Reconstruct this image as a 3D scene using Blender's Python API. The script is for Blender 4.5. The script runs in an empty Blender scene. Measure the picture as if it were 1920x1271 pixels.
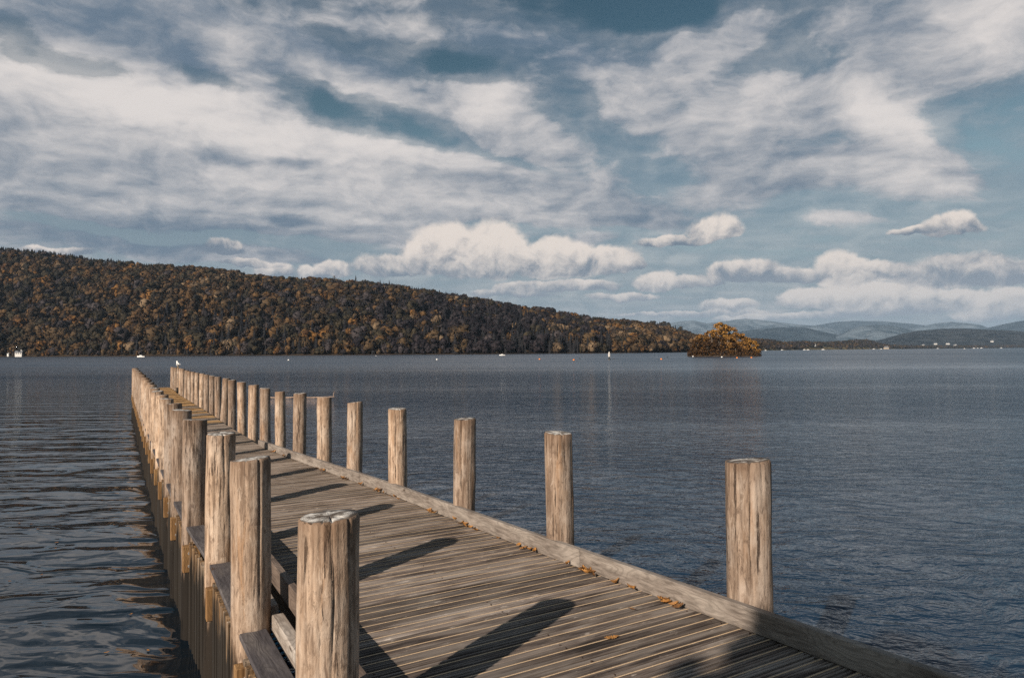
import bpy, bmesh, math, random
import numpy as np
from mathutils import Vector, Matrix, noise as mnoise
from math import radians, sin, cos, pi, atan2, hypot, exp

S = bpy.context.scene
COL = S.collection
rnd = random.Random(7)

# ============================================================ camera
CAM_Z = 2.75          # eye above the water (z = 0)
DECK = 1.15           # deck top above the water
F = 1280.0            # focal length in photograph pixels (24 mm on 36 mm / 1920)
ROLL = 0.0065
PITCH = math.atan(22.3 / F)
cd = bpy.data.cameras.new('camera')
cam = bpy.data.objects.new('camera', cd)
COL.objects.link(cam)
cd.lens = 24.0
cd.sensor_width = 36.0
cd.clip_start = 0.1
cd.clip_end = 60000
cam.matrix_world = Matrix.Translation((0, 0, CAM_Z)) @ Matrix.Rotation(pi/2 + PITCH, 4, 'X') @ Matrix.Rotation(-ROLL, 4, 'Z')
S.camera = cam

def y0(x):            # horizon row of the photograph at column x
    return 664 - ROLL * x
def X_at(px, d):
    return (px - 960) / F * d
def Z_at(px, py, d):
    return CAM_Z - (py - y0(px)) / F * d

# ============================================================ view
S.view_settings.view_transform = 'Standard'
S.view_settings.look = 'None'
S.view_settings.exposure = 0.35
S.view_settings.gamma = 1.0
S.view_settings.use_curve_mapping = False
S.cycles.use_denoising = False
S.cycles.max_bounces = 6
S.cycles.diffuse_bounces = 2
S.cycles.glossy_bounces = 3
S.cycles.volume_bounces = 0

# ============================================================ node helpers
class G:
    """tiny wrapper to write node graphs as expressions"""
    def __init__(self, tree):
        self.t = tree
    def node(self, typ, **kw):
        n = self.t.nodes.new(typ)
        for k, v in kw.items():
            setattr(n, k, v)
        return n
    def put(self, sock, v):
        if isinstance(v, bpy.types.NodeSocket):
            self.t.links.new(v, sock)
        elif v is not None:
            sock.default_value = v
    def m(self, op, a, b=None, c=None, clamp=False):
        n = self.node('ShaderNodeMath', operation=op)
        n.use_clamp = clamp
        for i, v in enumerate((a, b, c)):
            if v is not None:
                self.put(n.inputs[i], v)
        return n.outputs[0]
    def add(self, a, b): return self.m('ADD', a, b)
    def sub(self, a, b): return self.m('SUBTRACT', a, b)
    def mul(self, a, b): return self.m('MULTIPLY', a, b)
    def vm(self, op, a, b=None, c=None):
        n = self.node('ShaderNodeVectorMath', operation=op)
        self.put(n.inputs[0], a)
        if b is not None: self.put(n.inputs[1], b)
        if c is not None: self.put(n.inputs[2], c)
        return n.outputs['Value'] if op in ('LENGTH', 'DOT_PRODUCT', 'DISTANCE') else n.outputs[0]
    def rng(self, v, a, b, c=0.0, d=1.0, kind='SMOOTHSTEP'):
        n = self.node('ShaderNodeMapRange', interpolation_type=kind)
        self.put(n.inputs['Value'], v)
        for k, q in zip(('From Min', 'From Max', 'To Min', 'To Max'), (a, b, c, d)):
            self.put(n.inputs[k], q)
        return n.outputs[0]
    def noise(self, vec, scale=1.0, detail=3.0, rough=0.5, dist=0.0, color=False):
        n = self.node('ShaderNodeTexNoise')
        self.put(n.inputs['Vector'], vec)
        n.inputs['Scale'].default_value = scale
        n.inputs['Detail'].default_value = detail
        n.inputs['Roughness'].default_value = rough
        n.inputs['Distortion'].default_value = dist
        return n.outputs['Color'] if color else n.outputs['Fac']
    def map(self, vec, loc=(0,0,0), rot=(0,0,0), scale=(1,1,1), typ='POINT'):
        n = self.node('ShaderNodeMapping', vector_type=typ)
        self.put(n.inputs['Vector'], vec)
        n.inputs['Location'].default_value = loc
        n.inputs['Rotation'].default_value = rot
        n.inputs['Scale'].default_value = scale
        return n.outputs[0]
    def mix(self, f, a, b):
        n = self.node('ShaderNodeMix', data_type='RGBA')
        self.put(n.inputs[0], f)
        for i, v in ((6, a), (7, b)):
            if isinstance(v, bpy.types.NodeSocket): self.put(n.inputs[i], v)
            else: n.inputs[i].default_value = (*v, 1) if len(v) == 3 else v
        return n.outputs[2]
    def sep(self, v):
        n = self.node('ShaderNodeSeparateXYZ'); self.put(n.inputs[0], v); return n.outputs
    def comb(self, x, y, z=0.0):
        n = self.node('ShaderNodeCombineXYZ')
        for i, v in enumerate((x, y, z)): self.put(n.inputs[i], v)
        return n.outputs[0]

# ============================================================ sun
SUN_EL = radians(26.7)
SUN_AZ = atan2(-0.54, -0.84)            # towards the sun, measured from +Y to +X
sd = bpy.data.lights.new('sun', 'SUN')
sd.energy = 5.0
sd.angle = radians(0.5)
sd.color = (1.0, 0.86, 0.71)
sun = bpy.data.objects.new('sun', sd)
COL.objects.link(sun)
to_sun = Vector((sin(SUN_AZ)*cos(SUN_EL), cos(SUN_AZ)*cos(SUN_EL), sin(SUN_EL)))
sun.rotation_euler = (-to_sun).to_track_quat('-Z', 'Y').to_euler()
sun.location = to_sun * 50

# ============================================================ world: Nishita sky with procedural clouds
W = bpy.data.worlds.new('World')
S.world = W
W.use_nodes = True
W.cycles.sampling_method = 'MANUAL'
W.cycles.sample_map_resolution = 256
nt = W.node_tree
nt.nodes.clear()
g = G(nt)
tc = g.node('ShaderNodeTexCoord').outputs['Generated']
sky = g.node('ShaderNodeTexSky', sky_type='NISHITA')
sky.sun_disc = False
sky.sun_elevation = SUN_EL
sky.sun_rotation = SUN_AZ
sky.altitude = 50
sky.air_density = 1.0
sky.dust_density = 1.2
sky.ozone_density = 2.2
dx, dy, dz = g.sep(g.vm('NORMALIZE', tc))
az = g.m('ARCTAN2', dx, dy)
el = g.m('ARCSINE', dz)
A = g.mul(az, F)
Ev = g.mul(el, F)
P0 = g.comb(A, Ev, 0.0)
# perspective of a cloud deck: streaks flatten towards the horizon
inv = g.m('DIVIDE', 1.0, g.add(g.m('MAXIMUM', dz, 0.0), 0.14))
PL = g.comb(g.mul(dx, inv), g.mul(dy, inv), 0.0)
def wob(vec, scale, detail, amp, rough=0.55):
    c = g.noise(vec, scale, detail, rough, color=True)
    return g.vm('MULTIPLY', g.vm('SUBTRACT', c, (0.5, 0.5, 0.5)), amp)
PA = g.vm('ADD', P0, wob(g.map(P0, scale=(1, 1.5, 1)), 0.0055, 6, (130, 55, 0), 0.55))
def AE(px, py):
    u = (px - 960) / F; v = (y0(px) - py) / F
    return math.atan(u) * F, math.atan(v / math.sqrt(1 + u*u)) * F
def blobs(P, lst, soft=1.5):
    tot = None
    for b in lst:
        cx, cy, rx, ry, rot, w = b
        a, e = AE(cx, cy)
        k = 1.0 / (1 + ((cx-960)/F)**2)
        Pq = P if tot is None else g.vm('MULTIPLY_ADD', tot, (1e-9, 1e-9, 1e-9), P)     # keeps the nodes evaluated one after another
        q = g.map(Pq, loc=(a, e, 0), rot=(0, 0, radians(-rot)), scale=(rx*max(k, .72), ry*math.sqrt(k), 1), typ='TEXTURE')
        v = g.rng(g.vm('LENGTH', q), soft, 0.25, 0.0, w)
        tot = v if tot is None else g.add(tot, v)
    return tot
# high cloud: coverage (positive = cloud, negative = blue hole)
cover = [
 (640, 300, 900, 190, 5, .35), (500, 420, 620, 60, 2, .45), (900, 340, 420, 60, 6, .5), (1060, 400, 260, 30, 6, .4), (1480, 240, 330, 150, 8, .3), (1150, 100, 300, 50, 12, .25), (700, 100, 420, 60, 8, .3),
 (300, 475, 500, 14, 2, .35), (1180, 395, 110, 14, 4, .35),
 (250, 40, 420, 95, 0, .75), (330, 260, 600, 150, 6, .95), (650, 330, 520, 70, 5, .55), (100, 330, 300, 120, 0, .4),
 (600, 130, 300, 40, 14, .55), (930, 200, 110, 55, 10, .75), (1010, 262, 110, 32, 5, .75), (1170, 170, 140, 55, 8, .75),
 (1330, 78, 95, 38, -8, .85), (1410, 35, 60, 45, -30, .8), (1290, 80, 40, 30, 0, .3), (1400, 205, 110, 45, -15, .9), (1550, 175, 150, 48, 5, .95),
 (1690, 240, 110, 45, 32, .95), (1780, 305, 70, 24, 28, .7), (1880, 335, 60, 12, 15, .35), (1560, 320, 220, 40, 4, .85), (1740, 350, 95, 26, 5, .8),
 (1420, 260, 160, 45, 0, .45), (1400, 340, 130, 28, 8, .45), (1700, 50, 260, 75, 5, .75), (1870, 60, 170, 95, 0, .8), (1830, 140, 120, 30, -10, .35),
 (1100, 70, 180, 40, 20, .35), (800, 40, 260, 50, 5, .5), (1240, 230, 60, 16, 0, .4), (1220, 410, 110, 16, 6, .5), (1570, 412, 95, 13, 8, .75),
 (350, 470, 330, 16, 3, .5), (520, 405, 300, 18, 4, .45), (820, 395, 330, 30, 4, .5), (250, 395, 280, 30, 3, .45), (1080, 370, 160, 22, 6, .4), (1060,15,60,20,0,.25),
 (150, 108, 110, 28, 4, -1.5), (30, 55, 60, 50, 20, -.75), (400, 150, 110, 18, 12, -1.0), (700, 212, 190, 34, 14, -1.5), (600, 185, 70, 30, 10, -.45), (860, 120, 125, 28, 12, -1.5),
 (640, 65, 70, 22, 10, -.45), (1130, 22, 230, 40, 6, -1.15), (1290, 15, 110, 34, 0, -.4), (1060, 195, 65, 50, 30, -.8), (950, 292, 110, 12, 16, -.6),
 (1500, 95, 130, 42, 10, -.6), (1220, 110, 140, 26, 5, -.3), (1860, 240, 170, 70, 0, -.7), (1200, 320, 150, 45, 0, -.25), (1150, 250, 90, 20, 0, -.3),
 (1640, 440, 420, 55, 0, -.1), (650, 400, 80, 13, 5, -.8), (480, 448, 220, 14, 3, -.9), (940, 422, 280, 12, 3, -.8), (150, 425, 240, 12, 3, -.7), (1350, 470, 300, 30, 0, -.2),
]
# light on the high cloud (positive = sunlit cream, negative = grey underside)
light = [
 (350, 195, 450, 55, 9, .75), (760, 272, 200, 22, 9, .55), (120, 165, 260, 45, 4, .35), (430, 100, 80, 32, 20, .5), (600, 125, 240, 26, 14, .5), (930, 195, 80, 40, 5, .75), (1030, 262, 90, 26, 5, .3),
 (1170, 170, 110, 42, 8, .35), (1350, 75, 90, 30, 0, .2), (1650, 190, 120, 40, 20, .5), (1400, 195, 110, 45, -10, .45), (1690, 240, 110, 40, 32, .6), (1600, 320, 160, 30, 4, .3), (1740, 348, 90, 24, 5, .45),
 (1880, 50, 120, 80, 0, .6), (700, 360, 330, 30, 4, .3), (450, 300, 420, 50, 4, .25), (300, 395, 250, 12, 2, .2), (560, 398, 260, 12, 3, .25), (1570, 412, 90, 12, 8, .4), (770, 40, 60, 18, 0, .4), (1080,370,100,14,5,.2),
 (300, 70, 340, 55, 0, -.35), (550, 90, 250, 40, 10, -.15), (1020, 90, 200, 60, 10, -.35), (120, 430, 260, 40, 3, -.3), (420, 445, 200, 40, 3, -.35), (560, 412, 45, 12, 5, -.5), (420, 292, 70, 14, 0, -.35), (560, 300, 60, 12, 0, -.35), (420, 75, 40, 40, 0, .1),
]
nz1 = g.noise(g.map(PL, rot=(0, 0, radians(28)), scale=(1.0, 2.6, 1)), 1.5, 8, 0.56, 0.25)
nz2 = g.noise(g.vm('ADD', PL, (7.3, 2.1, 0)), 3.2, 8, 0.55, 0.3)
nzf = g.noise(g.map(PA, loc=(311, 77, 0), rot=(0, 0, radians(10)), scale=(.45, 1.0, 1)), 0.017, 9, 0.60, 0.12)
nzf2 = g.noise(g.map(PA, loc=(301, 84, 0), rot=(0, 0, radians(10)), scale=(.45, 1.0, 1)), 0.017, 6, 0.60, 0.12)
front = g.rng(dy, -0.15, 0.25)
gen = g.mul(g.sub(nz1, 0.42), g.add(0.9, g.mul(g.sub(1.0, front), 0.8)))
C = g.add(g.add(blobs(PA, cover), g.mul(g.sub(nzf, .5), 1.9)), gen)
C = g.add(C, g.mul(g.sub(nz2, .5), 1.0))
C = g.add(C, g.mul(g.m('ABSOLUTE', g.sub(nzf, .5)), 0.5))
# above the frame the cloud thins to blue
C = g.sub(C, g.rng(el, radians(28), radians(50), 0.0, 0.5))
veil = g.rng(g.add(C, g.mul(g.sub(nz1, .5), .8)), -1.0, 0.1, 0.0, 0.58)
alphaA = g.m('MAXIMUM', g.rng(C, -0.25, 0.95), veil)
Lh = g.add(g.add(blobs(PA, light), g.add(g.mul(g.sub(nzf, .5), .9), g.mul(g.sub(nzf, nzf2), 1.2))), g.mul(g.sub(nz1, .45), 0.9))
Lh = g.add(Lh, g.mul(g.sub(alphaA, .8), .35))
shA = g.rng(Lh, -0.50, 1.15, kind='SMOOTHSTEP')
# low cumulus: flat bases, heaped tops
PB = g.vm('ADD', P0, wob(P0, 0.022, 6, (34, 26, 0), 0.55))
cum = [  # cx, base, half width, height, bright
 (740, 515, 90, 38, .55), (840, 516, 100, 86, .8), (925, 517, 85, 92, 1.0), (1045, 518, 115, 66, .85), (1140, 512, 72, 48, .7), (1185, 506, 30, 22, .7),
 (515, 519, 45, 26, .8), (575, 518, 26, 20, .7), (622, 520, 44, 32, .8), (1000, 545, 80, 20, .5), (1090, 546, 80, 22, .65), (1235, 544, 45, 34, .8), (1305, 538, 60, 22, .6), (1400, 525, 85, 34, .35),
 (1345, 447, 62, 44, .85), (1265, 462, 75, 20, .6), (1790, 443, 62, 40, .75), (1730, 438, 60, 16, .6), (1580, 536, 62, 62, .9), (1650, 530, 90, 40, .5), (1800, 535, 130, 58, .2), (1890, 530, 70, 40, .3), (1480, 528, 80, 26, .4),
 (1510, 575, 62, 34, 1.0), (1600, 578, 90, 46, .95), (1700, 580, 110, 44, .95), (1800, 580, 90, 36, .9), (1895, 588, 60, 46, 1.0), (1640, 595, 190, 18, .45), (1860, 600, 90, 24, .7), (1370, 580, 62, 20, .7),
 (1170, 562, 70, 14, .6), (960, 556, 90, 16, .5), (1450, 600, 120, 14, .75), (1300, 592, 160, 10, .4), (470, 500, 60, 14, .4), (420, 478, 45, 30, .15), (100, 478, 90, 18, .3),
]
ctot = None; hsum = None; bsum = None
for (cx, by, hw, hh, br) in cum:
    a, e = AE(cx, by - hh*0.30)
    k = 1.0 / (1 + ((cx-960)/F)**2)
    Pq = PB if ctot is None else g.vm('MULTIPLY_ADD', hsum, (1e-9, 1e-9, 1e-9), PB)
    q = g.map(Pq, loc=(a, e, 0), scale=(hw*1.12*max(k, .72), hh*0.95*math.sqrt(k), 1), typ='TEXTURE')
    qx, qy, qz = g.sep(q)
    # squash below the centre so that the base is flat
    qy2 = g.m('MAXIMUM', qy, g.mul(qy, -2.3))
    ln = g.m('SQRT', g.add(g.mul(qx, qx), g.mul(qy2, qy2)))
    w = g.rng(ln, 1.25, 0.35)
    hv = g.mul(w, g.add(g.mul(qy, 1.5), (br - .55) * 1.5))
    ctot = w if ctot is None else g.m('MAXIMUM', ctot, w)
    hsum = hv if hsum is None else g.add(hsum, hv)
    bsum = w if bsum is None else g.add(bsum, w)
nzb = g.noise(PB, 0.016, 9, 0.60, 0.3)
nzb2 = g.noise(g.vm('ADD', PB, (-8, 13, 0)), 0.016, 7, 0.60, 0.3)    # the same puffs seen a little towards the light
alphaB = g.rng(g.add(ctot, g.mul(g.sub(nzb, .5), 0.95)), 0.27, 0.64)
hh_ = g.m('DIVIDE', hsum, g.m('MAXIMUM', bsum, 0.15))
shB = g.rng(g.add(g.add(hh_, g.mul(g.sub(nzb, nzb2), 3.4)), g.mul(g.sub(nzb, .5), .8)), -0.55, 1.35)
K = 1 / 0.1 / 2**0.35
def k3(r, g_, b): return (r*K, g_*K, b*K)
lin = lambda v: tuple(((c/255+0.055)/1.055)**2.4 if c > 10 else c/255/12.92 for c in v)
def kc(*rgb): return k3(*lin(rgb))
tint = g.mix(g.rng(el, 0.10, 0.5), (0.66, 0.69, 0.54), (0.27, 0.37, 0.32))
blue = g.node('ShaderNodeMix', data_type='RGBA', blend_type='MULTIPLY')
blue.inputs[0].default_value = 1.0
g.put(blue.inputs[6], sky.outputs[0]); g.put(blue.inputs[7], tint)
hv_ = g.rng(el, 0.34, 0.02, 0.0, 0.95)          # pale air towards the horizon
skyc = g.mix(hv_, blue.outputs[2], kc(157, 171, 179))
highc = g.mix(shA, kc(103, 121, 140), kc(226, 219, 215))
col = g.mix(g.mul(alphaA, 0.96), skyc, highc)
lowc = g.mix(shB, kc(112, 126, 142), kc(234, 222, 212))
hzf = g.rng(el, 0.16, 0.03, 0.0, 0.45)
lowc = g.mix(hzf, lowc, kc(178, 184, 192))
col = g.mix(g.mul(alphaB, 0.95), col, lowc)
bg = g.node('ShaderNodeBackground')
g.put(bg.inputs['Color'], col)
bg.inputs['Strength'].default_value = 0.1
out = g.node('ShaderNodeOutputWorld')
nt.links.new(bg.outputs[0], out.inputs['Surface'])

# ============================================================ object helpers
def tag(o, label=None, cat=None, group=None, kind=None):
    if label: o['label'] = label
    if cat: o['category'] = cat
    if group: o['group'] = group
    if kind: o['kind'] = kind
    return o
def mesh_obj(name, verts, faces, mats, parent=None, smooth=False, fm=None, loc=None):
    me = bpy.data.meshes.new(name)
    me.from_pydata([tuple(v) for v in verts], [], faces)
    for m_ in (mats if isinstance(mats, (list, tuple)) else [mats]):
        me.materials.append(m_)
    if fm is not None: me.polygons.foreach_set('material_index', fm)
    if smooth: me.polygons.foreach_set('use_smooth', [True]*len(me.polygons))
    me.update()
    return link(name, me, parent, loc)
def link(name, me, parent=None, loc=None, rot=None):
    o = bpy.data.objects.new(name, me)
    COL.objects.link(o)
    if parent: o.parent = parent
    if loc is not None: o.location = loc
    if rot is not None: o.rotation_euler = rot
    return o
def empty(name, loc=(0, 0, 0), rz=0):
    o = bpy.data.objects.new(name, None)
    COL.objects.link(o)
    o.location = loc
    o.rotation_euler = (0, 0, rz)
    o.empty_display_size = 0.2
    return o
def bm_obj(name, bm, mats, parent=None, smooth=False, loc=None):
    me = bpy.data.meshes.new(name)
    bm.to_mesh(me); bm.free()
    for m_ in (mats if isinstance(mats, (list, tuple)) else [mats]):
        me.materials.append(m_)
    if smooth: me.polygons.foreach_set('use_smooth', [True]*len(me.polygons))
    return link(name, me, parent, loc)
def bm_box(bm, cx, cy, cz, sx, sy, sz, rot=None, bevel=0.0):
    r = bmesh.ops.create_cube(bm, size=1.0)
    vs = r['verts']
    M = Matrix.Translation((cx, cy, cz)) @ (rot.to_4x4() if rot else Matrix.Identity(4)) @ Matrix.Diagonal((sx, sy, sz, 1))
    bmesh.ops.transform(bm, matrix=M, verts=vs)
    if bevel > 0:
        es = list({e for v in vs for e in v.link_edges})
        bmesh.ops.bevel(bm, geom=es, offset=bevel, segments=1, affect='EDGES')
    return vs

def material(name):
    m_ = bpy.data.materials.new(name)
    m_.use_nodes = True
    t = m_.node_tree
    t.nodes.clear()
    gg = G(t)
    p = gg.node('ShaderNodeBsdfPrincipled')
    o = gg.node('ShaderNodeOutputMaterial')
    t.links.new(p.outputs[0], o.inputs['Surface'])
    return m_, gg, p
def setp(gg, p, **kw):
    names = dict(color='Base Color', rough='Roughness', spec='Specular IOR Level', ior='IOR', normal='Normal', metal='Metallic')
    for k, v in kw.items():
        if k == 'color' and not isinstance(v, bpy.types.NodeSocket): v = (*v, 1)
        gg.put(p.inputs[names[k]], v)
def bump(gg, h, dist, strength=1.0):
    b = gg.node('ShaderNodeBump')
    b.inputs['Strength'].default_value = strength
    b.inputs['Distance'].default_value = dist
    gg.put(b.inputs['Height'], h)
    return b.outputs[0]
def objco(gg, per_object=True):
    c = gg.node('ShaderNodeTexCoord').outputs['Object']
    if per_object:
        r = gg.node('ShaderNodeObjectInfo').outputs['Random']
        c = gg.vm('ADD', c, gg.comb(gg.mul(r, 37.0), gg.mul(r, 91.0), gg.mul(r, 13.0)))
    return c
def rand(gg): return gg.node('ShaderNodeObjectInfo').outputs['Random']

# ------------------------------------------------ wood
def mat_post():
    m_, gg, p = material('weathered_post_wood')
    raw = gg.node('ShaderNodeTexCoord').outputs['Object']
    c = objco(gg)
    r = rand(gg)
    st = gg.noise(gg.map(c, scale=(1, 1, .045)), 42, 6, .65)              # fine vertical grain
    st2 = gg.noise(gg.map(c, scale=(1, 1, .10)), 13, 5, .6, .6)            # broad stains
    pt = gg.noise(gg.map(c, scale=(1, 1, .45)), 6.5, 5, .6)                # patches
    col = gg.mix(gg.rng(st, .30, .70), (.165, .120, .090), (.49, .395, .318))
    col = gg.mix(gg.rng(pt, .45, .68, 0, .75), col, (.50, .445, .395))
    col = gg.mix(gg.rng(st2, .55, .74, 0, .60), col, (.38, .225, .115))     # orange-brown heartwood
    dk = gg.noise(gg.map(c, loc=(5, 2, 9), scale=(1, 1, .06)), 30, 5, .7)
    col = gg.mix(gg.rng(dk, .57, .67, 0, .9), col, (.06, .042, .035))      # dark checks
    sp = gg.noise(c, 24, 4, .7)
    col = gg.mix(gg.rng(sp, .62, .74, 0, .55), col, (.11, .08, .06))
    fl = gg.noise(gg.map(c, loc=(1, 8, 3), scale=(1, 1, .28)), 34, 5, .72, .8)
    col = gg.mix(gg.rng(fl, .50, .66, 0, .75), col, (.13, .095, .075))
    col = gg.mix(gg.rng(fl, .44, .34, 0, .45), col, (.60, .53, .46))
    x, y, z = gg.sep(raw)
    tz = gg.add(z, gg.mul(gg.sub(gg.noise(gg.map(c, scale=(1, 1, .2)), 18, 4, .6), .5), .38))
    col = gg.mix(gg.rng(tz, 1.93, 2.12, 0, .62), col, (.13, .082, .052))
    # wear below the deck: brown then black and wet by the water (z measured from the water)
    wz = gg.add(z, gg.mul(gg.sub(gg.noise(gg.map(c, scale=(1, 1, .12)), 22, 4, .6), .5), 1.3))
    col = gg.mix(gg.rng(wz, 1.05, .55, 0, .8), col, (.15, .082, .036))
    col = gg.mix(gg.rng(wz, 1.0, .62, 0, .97), col, (.012, .011, .010))
    tint = gg.mix(r, (.66, .62, .60), (1.16, 1.06, .96))
    mm = gg.node('ShaderNodeMix', data_type='RGBA', blend_type='MULTIPLY'); mm.inputs[0].default_value = 1
    gg.put(mm.inputs[6], col); gg.put(mm.inputs[7], tint)
    h = gg.add(gg.add(gg.mul(st, .6), gg.mul(fl, -.7)), gg.add(gg.mul(sp, .25), gg.mul(gg.rng(dk, .58, .70), -1.0)))
    setp(gg, p, color=mm.outputs[2], rough=.85, spec=.25, normal=bump(gg, h, .008, 1.0))
    return m_
def mat_endgrain():
    m_, gg, p = material('post_end_grain')
    raw = gg.node('ShaderNodeTexCoord').outputs['Object']
    c = objco(gg)
    x, y, z = gg.sep(raw)
    rr = gg.m('SQRT', gg.add(gg.mul(x, x), gg.mul(y, y)))
    n = gg.noise(c, 16, 5, .6)
    rings = gg.m('SINE', gg.mul(gg.add(rr, gg.mul(n, .01)), 900))
    ang = gg.noise(gg.comb(gg.m('ARCTAN2', x, y), rand(gg), 0.0), 5, 4, .7)
    col = gg.mix(gg.rng(gg.add(n, gg.mul(ang, .35)), .52, .78), (.60, .585, .56), (.085, .07, .06))
    col = gg.mix(gg.rng(rings, .2, 1, 0, .25), col, (.16, .13, .11))
    col = gg.mix(gg.rng(rr, .085, .118, 0, .8), col, (.07, .055, .045))
    setp(gg, p, color=col, rough=.8, spec=.3, normal=bump(gg, gg.add(n, gg.mul(rings, .06)), .006, .8))
    return m_
def mat_plank(name, dark, mid, pale, amt=.5):
    m_, gg, p = material(name)
    c = objco(gg)
    r = rand(gg)
    gr = gg.noise(gg.map(c, scale=(.035, 1, 1)), 70, 6, .65, .3)
    br = gg.noise(gg.map(c, scale=(.16, 1, 1)), 9, 5, .62, .5)
    sc = gg.noise(gg.map(c, scale=(.25, 1, 1)), 26, 5, .7)
    col = gg.mix(gg.rng(gr, .32, .68), dark, mid)
    col = gg.mix(gg.rng(br, .42, .66, 0, amt), col, pale)
    col = gg.mix(gg.rng(sc, .60, .72, 0, .8), col, tuple(min(1, q*1.35) for q in pale))
    col = gg.mix(gg.rng(br, .46, .30, 0, .85), col, tuple(q*.40 for q in dark))
    v = gg.add(.62, gg.mul(r, .70))
    mm = gg.vm('MULTIPLY', col, gg.comb(v, v, v))
    setp(gg, p, color=mm, rough=.7, spec=.35, normal=bump(gg, gg.add(gr, gg.mul(sc, .5)), .003, .8))
    return m_
def mat_beam(name, dark, mid, pale, axis='X'):
    m_, gg, p = material(name)
    c = objco(gg)
    s = (.09, 1, 1) if axis == 'X' else (1, 1, .09)
    s2 = (.28, 1, 1) if axis == 'X' else (1, 1, .28)
    # growth rings bending round knots
    w = gg.noise(gg.map(c, scale=s2), 5.5, 2, .5)
    rings = gg.m('SINE', gg.mul(w, 120))
    gr = gg.noise(gg.map(c, scale=s), 60, 6, .65)
    br = gg.noise(gg.map(c, scale=s2), 7, 5, .6)
    col = gg.mix(gg.rng(gr, .3, .7), dark, mid)
    col = gg.mix(gg.rng(br, .42, .68, 0, .7), col, pale)
    col = gg.mix(gg.mul(gg.mul(gg.rng(rings, .2, 1), gg.rng(br, .35, .6)), .30), col, tuple(q*.5 for q in dark))
    kn = gg.noise(gg.map(c, loc=(3, 3, 3), scale=(.6, 1, 1) if axis == 'X' else (1, 1, .6)), 8, 1, .5)
    col = gg.mix(gg.rng(kn, .765, .80, 0, .9), col, (.05, .03, .02))
    setp(gg, p, color=col, rough=.75, spec=.3, normal=bump(gg, gg.add(gr, gg.mul(rings, .12)), .003, .8))
    return m_
def mat_plain(name, col, rough=.7, var=.25, scale=20, spec=.3):
    m_, gg, p = material(name)
    c = objco(gg)
    n = gg.noise(c, scale, 4, .6)
    cc = gg.mix(gg.rng(n, .3, .7), tuple(q*(1-var) for q in col), tuple(min(1, q*(1+var)) for q in col))
    setp(gg, p, color=cc, rough=rough, spec=spec)
    return m_
M_POST = mat_post()
M_END = mat_endgrain()
M_PLK = mat_plank('grey_deck_wood', (.052, .040, .037), (.195, .157, .133), (.39, .345, .31), .50)
M_PLK2 = mat_plank('orange_deck_wood', (.16, .085, .032), (.38, .22, .085), (.50, .34, .17), .5)
M_GRIT = mat_plain('sand_grip_strip', (.56, .41, .26), .9, .35, 220)
M_KERB = mat_beam('grey_kerb_wood', (.10, .082, .070), (.24, .205, .18), (.35, .31, .275))
M_KERBL = mat_beam('brown_kerb_wood', (.060, .044, .036), (.13, .095, .075), (.22, .17, .14))
M_RAIL = mat_beam('pale_rail_wood', (.16, .13, .11), (.36, .31, .27), (.48, .44, .40))
M_CAP = mat_beam('dark_cap_wood', (.040, .036, .040), (.085, .078, .085), (.16, .145, .14))
M_BLOCK = mat_beam('brown_beam_wood', (.12, .062, .026), (.26, .145, .060), (.34, .21, .10), 'Z')
def mat_slat():
    m_, gg, p = material('slat_wood')
    raw = gg.node('ShaderNodeTexCoord').outputs['Object']
    c = objco(gg)
    gr = gg.noise(gg.map(c, scale=(1, 1, .03)), 70, 5, .6)
    br = gg.noise(gg.map(c, scale=(1, 1, .15)), 9, 4, .6)
    col = gg.mix(gg.rng(gr, .3, .7), (.15, .085, .040), (.38, .25, .14))
    col = gg.mix(gg.rng(br, .48, .68, 0, .7), col, (.46, .40, .34))
    col = gg.mix(gg.mul(rand(gg), .4), col, (.20, .11, .05))
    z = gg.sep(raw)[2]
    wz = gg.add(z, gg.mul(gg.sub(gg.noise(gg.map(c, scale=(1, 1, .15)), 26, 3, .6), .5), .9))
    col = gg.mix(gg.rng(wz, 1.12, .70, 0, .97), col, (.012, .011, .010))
    setp(gg, p, color=col, rough=.8, spec=.3, normal=bump(gg, gr, .003, .7))
    return m_
M_SLAT = mat_slat()
M_BOLT = mat_plain('galvanised_bolt', (.30, .29, .28), .45, .2, 50, .5)
M_SCREW = mat_plain('rusty_screw', (.045, .028, .020), .6, .3, 60)
M_UNDER = mat_plain('dark_underframe_wood', (.05, .038, .03), .85, .3, 12)

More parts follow.
